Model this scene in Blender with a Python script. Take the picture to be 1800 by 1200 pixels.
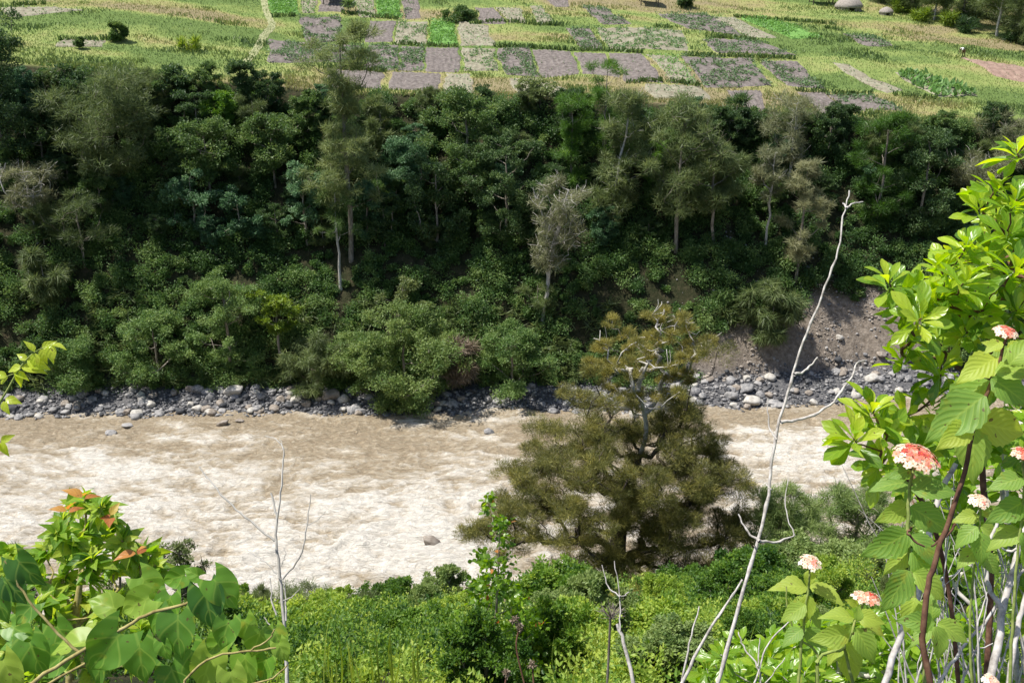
import bpy, math, random
import numpy as np
for o in list(bpy.data.objects): bpy.data.objects.remove(o)
S = bpy.context.scene
COL = S.collection
R = math.radians
rng = np.random.default_rng(11)
random.seed(11)
# ------------------------------------------------------------------ camera, sky, sun, exposure
CAMZ, PITCH, FPX = 38.0, 22.0, 1700.0
cd = bpy.data.cameras.new('camera'); cam = bpy.data.objects.new('camera', cd); COL.objects.link(cam)
cam.location = (0, 0, CAMZ); cam.rotation_euler = (R(90-PITCH), 0, 0)
cd.sensor_width = 36; cd.lens = 36*FPX/1800; cd.clip_start = .05; cd.clip_end = 3000
S.camera = cam
SUN_EL, SUN_AZ = 65.0, -92.0          # azimuth measured from +Y towards +X
W = bpy.data.worlds.new('World'); S.world = W; W.use_nodes = True
wn = W.node_tree.nodes; bg = wn['Background']
sky = wn.new('ShaderNodeTexSky'); sky.sky_type = 'NISHITA'; sky.sun_disc = False
sky.sun_elevation = R(SUN_EL); sky.sun_rotation = R(SUN_AZ); sky.dust_density = 1.5
W.node_tree.links.new(sky.outputs[0], bg.inputs[0]); bg.inputs[1].default_value = .10
sl = bpy.data.lights.new('sun', 'SUN'); so = bpy.data.objects.new('sun', sl); COL.objects.link(so)
sl.energy = 4.6; sl.angle = R(.6); sl.color = (1, .95, .87)
sd = np.array([math.sin(R(SUN_AZ))*math.cos(R(SUN_EL)), math.cos(R(SUN_AZ))*math.cos(R(SUN_EL)), math.sin(R(SUN_EL))])
from mathutils import Vector
so.rotation_euler = Vector(sd).to_track_quat('Z', 'Y').to_euler()
S.view_settings.view_transform = 'Standard'; S.view_settings.look = 'None'
S.view_settings.exposure = .55; S.view_settings.gamma = 1
# ------------------------------------------------------------------ numeric helpers
def ray(px, py):
    dx = (px-900)/FPX; dy = (600-py)/FPX; c, s = math.cos(R(PITCH)), math.sin(R(PITCH))
    return np.array([dx, c+dy*s, -s+dy*c])
def P(px, py, d):                       # point seen at a photo position, d metres along the view axis
    return np.array([0, 0, CAMZ]) + ray(px, py)*d
_tab = np.random.default_rng(5).random((64, 256, 256)).astype(np.float32)
def vn(x, y, s=0):
    t = _tab[s % 64]; xi = np.floor(x).astype(int); yi = np.floor(y).astype(int)
    fx = x-xi; fy = y-yi; fx = fx*fx*(3-2*fx); fy = fy*fy*(3-2*fy)
    a = t[xi & 255, yi & 255]; b = t[(xi+1) & 255, yi & 255]; c = t[xi & 255, (yi+1) & 255]; d = t[(xi+1) & 255, (yi+1) & 255]
    return (a*(1-fx)+b*fx)*(1-fy)+(c*(1-fx)+d*fx)*fy
def fbm(x, y, o=4, s=0):
    x = np.asarray(x, float); y = np.asarray(y, float); r = 0; a = .5; n = 0
    for i in range(o):
        r = r+a*vn(x*2**i+17.3*i, y*2**i+5.1*i, s+i); n += a; a *= .5
    return r/n
def sm(a, b, x): t = np.clip((x-a)/(b-a), 0, 1); return t*t*(3-2*t)
def nrm(v): return v/np.maximum(np.linalg.norm(v, axis=-1, keepdims=True), 1e-9)
def rdir(n): return nrm(rng.normal(size=(n, 3)))
# ------------------------------------------------------------------ terrain function
_ex, _ez = [], []
for px, py in ((-300, 85), (0, 108), (300, 138), (600, 163), (900, 172), (1200, 182), (1500, 207), (1800, 226), (2200, 250)):
    r = ray(px, py); t = 100/r[1]; _ex.append(r[0]*t); _ez.append(CAMZ+r[2]*t)
def yw(x): return np.interp(x, [-60, -45, -20, 0, 15, 35, 60], [75, 76.1, 77.4, 77.3, 77.8, 80, 82])+(fbm(x*.25+9, x*0, 3, 3)-.5)*1.6
def ye(x): return 100+(fbm(x*.12, x*0+3, 3, 9)-.5)*4
def ze(x): return np.interp(x, _ex, _ez)
def yn(x): return np.interp(x, [-40, -5, 5, 15, 25, 45], [45, 48.3, 49.8, 53.2, 57.5, 62])+(fbm(x*.3, x*0+7, 3, 13)-.5)*1.5
def H(x, y):
    x = np.asarray(x, float); y = np.asarray(y, float)
    w = yw(x); e = ye(x); z1 = ze(x); n = yn(x)
    field = z1+.15*(y-e)+(fbm(x*.05, y*.09, 3, 21)-.5)*1.6*sm(0, 12, y-e)+.0009*np.clip(y-150, 0, 400)**2
    t = (y-(w+4))/(e-1.3-(w+4)); tc = np.clip(t, 0, 1)
    slope = 1.3+(z1-1.9-1.3)*tc**.92+(fbm(x*.16, y*.16, 4, 30)-.5)*3.2*np.sin(np.pi*tc)
    beach = 1.3*np.clip((y-w)/4, -2, 1)
    far = np.where(y < w+4, beach, np.where(y < e-1.3, slope, np.where(y < e, z1-1.9+1.9*np.clip((y-e+1.3)/1.3, 0, 1)**.5, field)))
    near = (36.4-.0*x)*(1-y/n)+(fbm(x*.3, y*.3, 3, 40)-.5)*1.2*sm(4, 10, y)*sm(0, 4, n-y)
    near = np.where(y > n, np.maximum(-(y-n)*.6, -1.5), near)
    near = np.where(y < 0, 36.4-.04*y, near)
    mid = (w+n)/2
    return np.where(y < mid, near, np.maximum(far, -1.5))
def scarf(x, y): return np.maximum(np.exp(-((x-34)/7.5)**2-((y-85.8)/3.2)**2), np.exp(-((x-27)/13)**2-((y-(yw(x)+4.6))/3.0)**2))
def hit(px, py):                         # first ground point along a view ray
    r = ray(px, py); t = np.arange(4, 900, .1); p = np.array([0, 0, CAMZ])[None]+r[None]*t[:, None]
    b = p[:, 2] < np.maximum(H(p[:, 0], p[:, 1]), -.02); i = int(np.argmax(b)) if b.any() else len(t)-1
    return p[i]
# ------------------------------------------------------------------ mesh building
class Geo:
    def __init__(s): s.v = []; s.f = []; s.t = []; s.u = []; s.n = 0; s.m = []
    def add(s, v, f, tint=.5, luv=None, mi=0):
        v = np.asarray(v, np.float32).reshape(-1, 3); f = np.asarray(f, np.int64)
        s.v.append(v); s.f.append(f+s.n); s.n += len(v)
        s.t.append(np.broadcast_to(np.asarray(tint, np.float32), (len(v),)).copy())
        s.u.append(np.zeros((len(v), 3), np.float32) if luv is None else np.asarray(luv, np.float32))
        s.m.append(np.full(len(f), mi, np.int32)); return s
    def build(s, name, mats, parent=None, smooth=False, origin=None, loc=None):
        me = bpy.data.meshes.new(name)
        v = np.concatenate(s.v); 
        if origin is not None: v = v-np.asarray(origin, np.float32)
        me.vertices.add(len(v)); me.vertices.foreach_set('co', v.ravel())
        loops = np.concatenate([f.ravel() for f in s.f]); tot = np.concatenate([np.full(len(f), f.shape[1]) for f in s.f])
        st = np.concatenate([[0], np.cumsum(tot)[:-1]])
        me.loops.add(len(loops)); me.loops.foreach_set('vertex_index', loops.astype(np.int32))
        me.polygons.add(len(tot)); me.polygons.foreach_set('loop_start', st.astype(np.int32))
        me.polygons.foreach_set('material_index', np.concatenate(s.m))
        me.polygons.foreach_set('use_smooth', np.full(len(tot), smooth))
        me.update(calc_edges=True)
        a = me.attributes.new('tint', 'FLOAT', 'POINT'); a.data.foreach_set('value', np.concatenate(s.t))
        a = me.attributes.new('luv', 'FLOAT_VECTOR', 'POINT'); a.data.foreach_set('vector', np.concatenate(s.u).ravel())
        for m in (mats if isinstance(mats, (list, tuple)) else [mats]): me.materials.append(m)
        o = bpy.data.objects.new(name, me); COL.objects.link(o)
        if parent: o.parent = parent
        elif origin is not None: o.location = origin
        return o
def tag(o, label=None, cat=None, group=None, kind=None):
    for k, v in (('label', label), ('category', cat), ('group', group), ('kind', kind)):
        if v: o[k] = v
    return o
def thing(name, label, cat, loc, group=None):
    o = bpy.data.objects.new(name, None); COL.objects.link(o); o.location = [float(a) for a in loc]; o.empty_display_size = .3
    return tag(o, label, cat, group)
def tube(g, pts, rad, n=6, tint=.5, mi=0):
    pts = np.asarray(pts, float); m = len(pts); rad = np.broadcast_to(np.asarray(rad, float), (m,))
    T = np.gradient(pts, axis=0); T = nrm(T); up = np.array([.13, .31, .94]) if abs(T[0][2]) < .9 else np.array([1, .1, 0.])
    X = nrm(np.cross(T, up)); Y = np.cross(T, X); a = np.arange(n)*2*np.pi/n
    V = pts[:, None]+rad[:, None, None]*(np.cos(a)[None, :, None]*X[:, None]+np.sin(a)[None, :, None]*Y[:, None])
    i = np.arange(m-1)[:, None]*n; j = np.arange(n)[None]; k = (j+1) % n
    F = np.stack([i+j, i+k, i+n+k, i+n+j], -1).reshape(-1, 4)
    g.add(V.reshape(-1, 3), F, tint, mi=mi)
    g.add(V[-1], [list(range(n))] if n == 4 else [[0, q, q+1] for q in range(1, n-1)], tint, mi=mi)
def smooth_path(pts, k=4, wob=0):
    pts = np.asarray(pts, float); n = len(pts)
    if n < 3:
        t = np.linspace(0, 1, k+2)[:, None]; out = pts[0]*(1-t)+pts[-1]*t
    else:
        q = np.vstack([2*pts[0]-pts[1], pts, 2*pts[-1]-pts[-2]]); out = []
        for i in range(n-1):
            p0, p1, p2, p3 = q[i:i+4]
            for t in np.arange(k)/k:
                out.append(.5*(2*p1+(p2-p0)*t+(2*p0-5*p1+4*p2-p3)*t*t+(3*p1-p0-3*p2+p3)*t**3))
        out.append(pts[-1]); out = np.array(out)
    if wob: out[1:-1] += rng.normal(size=out[1:-1].shape)*wob
    return out
# leaf templates: x along the leaf 0..1, y across, z along the normal
def leaf_tpl(prof, nu=2, nv=6, fold=.25, bend=.25, lobe=0, wave=0, serr=0, pet=0):
    us = np.linspace(-1, 1, 2*nu+1); vs = np.linspace(0, 1, nv+1); V = []; U = []
    pv, pw = zip(*prof)
    for j, v in enumerate(vs):
        w = np.interp(v, pv, pw)
        for u in us:
            ww = w*(1-(serr if (j % 2 and abs(u) > .99) else 0))
            x = v-lobe*abs(u)**1.6*(1-v)**4; y = u*ww
            z = fold*abs(y)-bend*x*x+wave*math.sin(v*9+2*u)*abs(u)
            V.append((x+pet, y, z)); U.append((u, v, 0))
    k = 2*nu+1; F = [[j*k+i, j*k+i+1, (j+1)*k+i+1, (j+1)*k+i] for j in range(nv) for i in range(k-1)]
    return np.array(V), np.array(F), np.array(U)
LANCE = [(0, .01), (.15, .07), (.4, .14), (.6, .155), (.8, .1), (1, 0)]
OBOV = [(0, .015), (.25, .06), (.5, .15), (.72, .2), (.88, .15), (1, .02)]
OVATE = [(0, .03), (.12, .2), (.3, .29), (.5, .27), (.75, .14), (.9, .05), (1, 0)]
HEART = [(0, .30), (.12, .42), (.28, .46), (.45, .43), (.62, .33), (.78, .19), (.9, .07), (1, 0)]
T_BLADE = (np.array([(0, -.5, 0), (0, .5, 0), (.55, .38, .05), (.55, -.38, .05), (1, 0, -.05)])*np.array([1, .09, 1]),
           np.array([[0, 1, 2], [0, 2, 3], [3, 2, 4]]), np.array([(0, 0, 0)]*5))
T_NEED = (np.array([(0, -.045, 0), (0, .045, 0), (1, 0, -.1)]), np.array([[0, 1, 2]]), np.zeros((3, 3)))
T_DIA = (np.array([(0, 0, 0), (.45, -.27, .06), (1, 0, -.08), (.45, .27, .06)]), np.array([[0, 1, 2], [0, 2, 3]]),
         np.array([(0, 0, 0), (-1, .5, 0), (0, 1, 0), (1, .5, 0)], float))
T_SMALL = leaf_tpl(OVATE, 1, 3, .3, .25)
def scatter(g, tpl, pos, d, nor, size, tint, mi=0):
    V, F, U = tpl; pos = np.asarray(pos, float); n = len(pos)
    if n == 0: return
    X = nrm(d); Z = nor-np.sum(nor*X, -1, keepdims=True)*X; Z = nrm(Z); Y = np.cross(Z, X)
    s = np.broadcast_to(np.asarray(size, float), (n,))[:, None, None]
    out = pos[:, None]+s*(V[None, :, 0:1]*X[:, None]+V[None, :, 1:2]*Y[:, None]+V[None, :, 2:3]*Z[:, None])
    k = len(V); FF = (F[None]+(np.arange(n)*k)[:, None, None]).reshape(-1, F.shape[1])
    tt = np.repeat(np.broadcast_to(np.asarray(tint, float), (n,)), k)
    g.add(out.reshape(-1, 3), FF, tt, np.tile(U, (n, 1)), mi)
def foliage(g, C, RC, n, tpl, size, tint=.5, tvar=.3, flat=.7, up=.3, out=.8, sub=7, jit=.6, srad=.42, mi=0):
    C = np.asarray(C, float); m = len(C); RC = np.broadcast_to(np.asarray(RC, float), (m,))
    if m == 0: return
    sc = C[:, None]+RC[:, None, None]*.72*nrm(rng.normal(size=(m, sub, 3)))*rng.random((m, sub, 1))**.4*np.array([1, 1, flat])
    k = max(1, n//sub)
    pos = sc[:, :, None]+RC[:, None, None, None]*srad*nrm(rng.normal(size=(m, sub, k, 3)))*rng.random((m, sub, k, 1))**.45*np.array([1, 1, flat])
    o = nrm(pos-C[:, None, None]+np.array([0, 0, .15])*RC[:, None, None, None])
    o2 = nrm(pos-sc[:, :, None]); N = m*sub*k
    o = (.5*o+.5*o2).reshape(-1, 3); pos = pos.reshape(-1, 3)
    d = nrm(o*out+rng.normal(size=(N, 3))*jit+np.array([0, 0, up])); nor = nrm(o*.5+np.array([0, 0, .7])+rng.normal(size=(N, 3))*.5)
    tc = np.repeat(rng.normal(size=(m, sub))*.5*tvar, k, 1).reshape(-1) if False else np.repeat((rng.normal(size=(m, sub))*.45*tvar).reshape(-1), k)
    tt = np.clip(tint+tc+rng.normal(size=N)*tvar*.4, 0, 1)
    scatter(g, tpl, pos, d, nor, size*(.65+.7*rng.random(N)), tt, mi)
def grow(g, trunk, C, r_base, r_tip, wob=.08, n=6, rise=.35, tmi=0):
    trunk = np.asarray(trunk, float); nodes = [p for p in trunk]; par = [-1]+list(range(len(trunk)-1)); chains = []
    tl = len(trunk); C = np.asarray(C, float)
    dist = [np.min(np.linalg.norm(trunk-c, axis=1)) for c in C]
    for ci in np.argsort(dist):
        c = C[ci]; A = np.array(nodes); D = np.linalg.norm(A-c, axis=1)
        cost = D+1.6*np.maximum(0, A[:, 2]-c[2]+rise*D); cost[:max(1, tl//5)] += 3
        a = int(np.argmin(cost)); p = A[a]; L = D[a]
        mid = (p+c)/2+np.array([0, 0, -.12*L])+rng.normal(size=3)*wob*L
        pts = [(1-t)**2*p+2*t*(1-t)*mid+t*t*c for t in (.25, .5, .75, 1)]
        pts = [q+rng.normal(size=3)*wob*.35*L*(1 if i < 3 else 0) for i, q in enumerate(pts)]
        ch = [a]
        for q in pts: nodes.append(q); par.append(ch[-1]); ch.append(len(nodes)-1)
        chains.append(ch)
    w = np.zeros(len(nodes)); 
    for ch in chains:
        k = ch[-1]
        while k >= 0: w[k] += 1; k = par[k]
    rad = np.minimum(r_base, r_tip*np.maximum(w, 1)**.55)
    tr = np.maximum(rad[:tl], np.linspace(r_base, r_tip*1.2, tl)*np.linspace(1, .75, tl)); tr[0] = r_base*1.25
    tube(g, trunk, tr, n+2, .5)
    A = np.array(nodes)
    for ch in chains:
        rr = rad[ch].copy(); rr[0] = min(rr[0], rr[1]*1.3); tube(g, A[ch], rr, n if rr[0] > r_tip*2 else 4, .5)
    return A
# ------------------------------------------------------------------ materials
def mat(name):
    m = bpy.data.materials.new(name); m.use_nodes = True; nt = m.node_tree; b = nt.nodes['Principled BSDF']
    return m, nt, b
def ramp(nt, cols, pos=None):
    r = nt.nodes.new('ShaderNodeValToRGB'); e = r.color_ramp.elements
    pos = pos or [i/(len(cols)-1) for i in range(len(cols))]
    while len(e) < len(cols): e.new(.5)
    for i, c in enumerate(cols): e[i].position = pos[i]; e[i].color = (*c, 1)
    return r
def leafmat(name, c0, c1, c2, trans=.35, rough=.5, veins=0, tcol=1.5, spec=.4, yellow=None, nvein=26):
    m, nt, b = mat(name); L = nt.links.new; N = nt.nodes.new
    at = N('ShaderNodeAttribute'); at.attribute_name = 'tint'
    oi = N('ShaderNodeObjectInfo'); mr = N('ShaderNodeMath'); mr.operation = 'MULTIPLY_ADD'; mr.inputs[1].default_value = .1; mr.inputs[2].default_value = -.05
    L(oi.outputs['Random'], mr.inputs[0]); ad = N('ShaderNodeMath'); ad.operation = 'ADD'; ad.use_clamp = True
    L(at.outputs['Fac'], ad.inputs[0]); L(mr.outputs[0], ad.inputs[1])
    r = ramp(nt, [c0, c1, c2] if not yellow else [c0, c1, c2, yellow], None if not yellow else [0, .4, .8, 1]); L(ad.outputs[0], r.inputs[0]); col = r.outputs[0]
    if veins:
        lu = N('ShaderNodeAttribute'); lu.attribute_name = 'luv'; sx = N('ShaderNodeSeparateXYZ'); L(lu.outputs['Vector'], sx.inputs[0])
        ab = N('ShaderNodeMath'); ab.operation = 'ABSOLUTE'; L(sx.outputs[0], ab.inputs[0])
        m1 = N('ShaderNodeMath'); m1.operation = 'MULTIPLY_ADD'; L(ab.outputs[0], m1.inputs[0]); m1.inputs[1].default_value = -.42; L(sx.outputs[1], m1.inputs[2])
        m2 = N('ShaderNodeMath'); m2.operation = 'MULTIPLY'; L(m1.outputs[0], m2.inputs[0]); m2.inputs[1].default_value = nvein
        m3 = N('ShaderNodeMath'); m3.operation = 'SINE'; L(m2.outputs[0], m3.inputs[0])
        m4 = N('ShaderNodeMapRange'); L(m3.outputs[0], m4.inputs[0]); m4.inputs[1].default_value = .86; m4.inputs[2].default_value = 1
        m5 = N('ShaderNodeMapRange'); L(ab.outputs[0], m5.inputs[0]); m5.inputs[1].default_value = .09; m5.inputs[2].default_value = .02
        mx = N('ShaderNodeMath'); mx.operation = 'MAXIMUM'; L(m4.outputs[0], mx.inputs[0]); L(m5.outputs[0], mx.inputs[1])
        mm = N('ShaderNodeMath'); mm.operation = 'MULTIPLY'; L(mx.outputs[0], mm.inputs[0]); mm.inputs[1].default_value = veins
        mix = N('ShaderNodeMix'); mix.data_type = 'RGBA'; L(mm.outputs[0], mix.inputs[0]); L(col, mix.inputs[6]); mix.inputs[7].default_value = (*[min(1, q*1.5+.05) for q in c2], 1)
        col = mix.outputs[2]
        bp = N('ShaderNodeBump'); bp.inputs[0].default_value = .16; bp.inputs[1].default_value = .003; bp.invert = True
        L(m3.outputs[0], bp.inputs['Height']); L(bp.outputs[0], b.inputs['Normal'])
        tc = N('ShaderNodeTexCoord'); ns = N('ShaderNodeTexNoise'); ns.inputs['Scale'].default_value = 38; ns.inputs['Detail'].default_value = 3; L(tc.outputs['Object'], ns.inputs[0])
        mp = N('ShaderNodeMapRange'); L(ns.outputs[0], mp.inputs[0]); mp.inputs[1].default_value = .62; mp.inputs[2].default_value = .72; mp.inputs[4].default_value = .5
        mi2 = N('ShaderNodeMix'); mi2.data_type = 'RGBA'; L(mp.outputs[0], mi2.inputs[0]); L(col, mi2.inputs[6]); mi2.inputs[7].default_value = (.38, .36, .04, 1)
        n5 = N('ShaderNodeTexNoise'); n5.inputs['Scale'].default_value = 120; n5.inputs['Detail'].default_value = 2; L(tc.outputs['Object'], n5.inputs[0])
        m6 = N('ShaderNodeMapRange'); L(n5.outputs[0], m6.inputs[0]); m6.inputs[1].default_value = .68; m6.inputs[2].default_value = .72; m6.inputs[4].default_value = .8
        m7 = N('ShaderNodeMix'); m7.data_type = 'RGBA'; L(m6.outputs[0], m7.inputs[0]); L(mi2.outputs[2], m7.inputs[6]); m7.inputs[7].default_value = (.12, .07, .03, 1)
        col = m7.outputs[2]
    L(col, b.inputs['Base Color']); b.inputs['Roughness'].default_value = rough; b.inputs['Specular IOR Level'].default_value = spec
    t = N('ShaderNodeBsdfTranslucent'); hs = N('ShaderNodeHueSaturation'); hs.inputs['Value'].default_value = tcol; hs.inputs['Hue'].default_value = .485; hs.inputs['Saturation'].default_value = 1.1
    L(col, hs.inputs['Color']); L(hs.outputs[0], t.inputs[0])
    ms = N('ShaderNodeMixShader'); ms.inputs[0].default_value = trans; L(b.outputs[0], ms.inputs[1]); L(t.outputs[0], ms.inputs[2])
    L(ms.outputs[0], nt.nodes['Material Output'].inputs[0]); return m
def noisemat(name, cols, scale=3, pos=None, rough=.9, bump=.3, det=6, stretch=(1, 1, 1), useTint=0, bd=.05):
    m, nt, b = mat(name); L = nt.links.new; N = nt.nodes.new
    tc = N('ShaderNodeTexCoord'); mp = N('ShaderNodeMapping'); mp.inputs['Scale'].default_value = stretch; L(tc.outputs['Object'], mp.inputs[0])
    ns = N('ShaderNodeTexNoise'); ns.inputs['Scale'].default_value = scale; ns.inputs['Detail'].default_value = det; ns.inputs['Roughness'].default_value = .65; L(mp.outputs[0], ns.inputs[0])
    f = ns.outputs[0]
    if useTint:
        at = N('ShaderNodeAttribute'); at.attribute_name = 'tint'; md = N('ShaderNodeMath'); md.operation = 'MULTIPLY_ADD'
        L(at.outputs['Fac'], md.inputs[0]); md.inputs[1].default_value = useTint; sb = N('ShaderNodeMath'); sb.operation = 'SUBTRACT'; L(f, sb.inputs[0]); sb.inputs[1].default_value = useTint*.5
        L(sb.outputs[0], md.inputs[2]); f = md.outputs[0]
    r = ramp(nt, cols, pos or [.3+.4*i/(len(cols)-1) for i in range(len(cols))]); L(f, r.inputs[0]); L(r.outputs[0], b.inputs['Base Color'])
    b.inputs['Roughness'].default_value = rough; b.inputs['Specular IOR Level'].default_value = .25
    bp = N('ShaderNodeBump'); bp.inputs[0].default_value = bump; bp.inputs[1].default_value = bd; L(ns.outputs[0], bp.inputs['Height']); L(bp.outputs[0], b.inputs['Normal'])
    return m
M = {}
M['cas'] = leafmat('casuarina_foliage', (.050, .082, .028), (.130, .180, .062), (.26, .31, .12), .38)
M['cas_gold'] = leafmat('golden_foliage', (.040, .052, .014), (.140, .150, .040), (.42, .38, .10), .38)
M['cas_pale'] = leafmat('pale_foliage', (.11, .135, .065), (.22, .235, .12), (.37, .37, .20), .35)
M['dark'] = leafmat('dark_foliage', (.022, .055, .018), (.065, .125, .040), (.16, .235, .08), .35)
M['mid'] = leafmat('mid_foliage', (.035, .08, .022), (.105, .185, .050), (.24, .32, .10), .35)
M['blue'] = leafmat('bluish_foliage', (.03, .075, .035), (.085, .18, .080), (.21, .34, .17), .35)
M['bright'] = leafmat('bright_foliage', (.04, .10, .014), (.10, .22, .03), (.24, .38, .06), .35)
M['lime'] = leafmat('lime_foliage', (.10, .17, .02), (.24, .34, .05), (.42, .50, .10), .4)
M['dry'] = leafmat('dry_twigs', (.10, .075, .05), (.20, .155, .11), (.36, .29, .22), .1)
M['under'] = leafmat('undergrowth_leaves', (.03, .078, .022), (.095, .185, .048), (.24, .34, .11), .35)
M['grass'] = leafmat('meadow_grass', (.08, .14, .045), (.19, .25, .075), (.30, .275, .12), .3)
M['crop'] = leafmat('crop_leaves', (.05, .10, .04), (.13, .21, .09), (.17, .34, .08), .3)
M['nearbush'] = leafmat('near_bush_leaves', (.03, .09, .016), (.15, .28, .038), (.44, .54, .10), .45)
M['bark'] = noisemat('grey_bark', [(.10, .085, .065), (.24, .21, .17), (.40, .37, .32)], 6, stretch=(1, 1, .3))
M['palebark'] = noisemat('pale_bark', [(.25, .23, .20), (.45, .43, .39), (.6, .58, .54)], 8, stretch=(1, 1, .3))
M['darkbark'] = noisemat('dark_bark', [(.03, .024, .018), (.08, .065, .05), (.16, .14, .11)], 6, stretch=(1, 1, .3))
M['deadwood'] = noisemat('dead_wood', [(.20, .18, .16), (.46, .43, .40), (.66, .63, .60)], 40, bd=.002)
M['rock'] = noisemat('river_rock', [(.055, .058, .064), (.16, .162, .17), (.34, .33, .32)], 2.2, useTint=.5, rough=.75)
M['rockpale'] = noisemat('pale_rock', [(.26, .24, .21), (.46, .44, .40), (.58, .56, .52)], 2.0, rough=.8)
M['rockbrown'] = noisemat('brown_rock', [(.15, .125, .10), (.27, .235, .20), (.40, .36, .315)], 2.0, rough=.8)
M['soil'] = noisemat('tilled_soil', [(.085, .072, .062), (.165, .142, .130), (.25, .22, .20)], 2.2, bump=.8, bd=.2)
M['soilpale'] = noisemat('dry_garden_soil', [(.15, .13, .09), (.24, .22, .16), (.31, .31, .22)], 1.4, bump=.6)
M['soilred'] = noisemat('reddish_soil', [(.17, .11, .08), (.28, .19, .15), (.36, .26, .2)], 1.2, bump=.6)
M['path'] = noisemat('worn_path', [(.20, .23, .10), (.30, .31, .16), (.38, .37, .23)], 1.5, bump=.3)
M['greenplot'] = noisemat('green_crop_bed', [(.06, .14, .035), (.13, .27, .06), (.21, .37, .10)], 3, bump=.8, bd=.2)
M['thatch'] = noisemat('thatch', [(.16, .14, .12), (.30, .27, .24), (.42, .38, .34)], 3, stretch=(3, 3, .5), bump=.8, bd=.1)
# ------------------------------------------------------------------ ground
def ground():
    xs = np.concatenate([np.linspace(-420, -85, 40, endpoint=False), np.arange(-85, 85, .55), np.linspace(85, 420, 41)])
    ys = np.concatenate([np.linspace(-60, 0, 30, endpoint=False), np.arange(0, 75, .8), np.arange(75, 106, .3), np.arange(106, 190, .8), np.linspace(190, 700, 60)])
    X, Y = np.meshgrid(xs, ys, indexing='ij'); Z = H(X, Y)
    n, m = X.shape; i = np.arange(n-1)[:, None]*m; j = np.arange(m-1)[None]
    F = np.stack([i+j, i+m+j, i+m+j+1, i+j+1], -1).reshape(-1, 4)
    g = Geo()
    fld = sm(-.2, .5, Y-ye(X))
    gravel = sm(4.8, 3.6, Y-yw(X))*(Y > 60)
    scar = sm(.35, .6, scarf(X, Y)+(fbm(X*.3, Y*.4, 3, 44)-.5)*.45)
    patch = np.clip(.5+(fbm(X*.05, Y*.16, 4, 50)-.5)*2.4, 0, 1)
    g.add(np.stack([X, Y, Z], -1).reshape(-1, 3), F, patch.ravel(), np.stack([fld, gravel, scar], -1).reshape(-1, 3))
    m_, nt, b = mat('ground'); L = nt.links.new; N = nt.nodes.new
    tc = N('ShaderNodeTexCoord')
    def ns(scale, det=6, st=(1, 1, 1)):
        mp = N('ShaderNodeMapping'); mp.inputs['Scale'].default_value = st; L(tc.outputs['Object'], mp.inputs[0])
        t = N('ShaderNodeTexNoise'); t.inputs['Scale'].default_value = scale; t.inputs['Detail'].default_value = det; t.inputs['Roughness'].default_value = .7; L(mp.outputs[0], t.inputs[0]); return t
    at = N('ShaderNodeAttribute'); at.attribute_name = 'tint'; lu = N('ShaderNodeAttribute'); lu.attribute_name = 'luv'; sx = N('ShaderNodeSeparateXYZ'); L(lu.outputs['Vector'], sx.inputs[0])
    n1 = ns(.9, 8, (1, .45, 1)); ad = N('ShaderNodeMath'); ad.operation = 'MULTIPLY_ADD'; L(n1.outputs[0], ad.inputs[0]); ad.inputs[1].default_value = .9
    sb = N('ShaderNodeMath'); sb.operation = 'SUBTRACT'; L(at.outputs['Fac'], sb.inputs[0]); sb.inputs[1].default_value = .45; L(sb.outputs[0], ad.inputs[2])
    rf = ramp(nt, [(.12, .18, .05), (.20, .26, .075), (.26, .29, .10), (.28, .255, .11), (.25, .21, .12)], [.1, .35, .55, .75, .95]); L(ad.outputs[0], rf.inputs[0])
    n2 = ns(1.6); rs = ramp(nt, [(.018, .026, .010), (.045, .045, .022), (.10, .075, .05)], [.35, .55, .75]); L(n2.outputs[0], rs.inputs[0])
    n3 = ns(5, 8); rg = ramp(nt, [(.04, .04, .045), (.11, .11, .115), (.22, .21, .20)], [.3, .5, .7]); L(n3.outputs[0], rg.inputs[0])
    n4 = ns(2.5, 8); rc = ramp(nt, [(.11, .09, .07), (.22, .185, .15), (.35, .30, .25)], [.3, .5, .7]); L(n4.outputs[0], rc.inputs[0])
    def mx(f, a, c):
        q = N('ShaderNodeMix'); q.data_type = 'RGBA'; L(f, q.inputs[0]); L(a, q.inputs[6]); L(c, q.inputs[7]); return q.outputs[2]
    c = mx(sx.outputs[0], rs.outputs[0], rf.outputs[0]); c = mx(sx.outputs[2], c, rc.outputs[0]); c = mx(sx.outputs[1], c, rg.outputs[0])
    L(c, b.inputs['Base Color']); b.inputs['Roughness'].default_value = .95; b.inputs['Specular IOR Level'].default_value = .15
    bp = N('ShaderNodeBump'); bp.inputs[0].default_value = .7; bp.inputs[1].default_value = .25; L(n4.outputs[0], bp.inputs['Height']); L(bp.outputs[0], b.inputs['Normal'])
    o = g.build('ground', m_, smooth=True); tag(o, kind='structure')
    return scar
ground()
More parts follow.
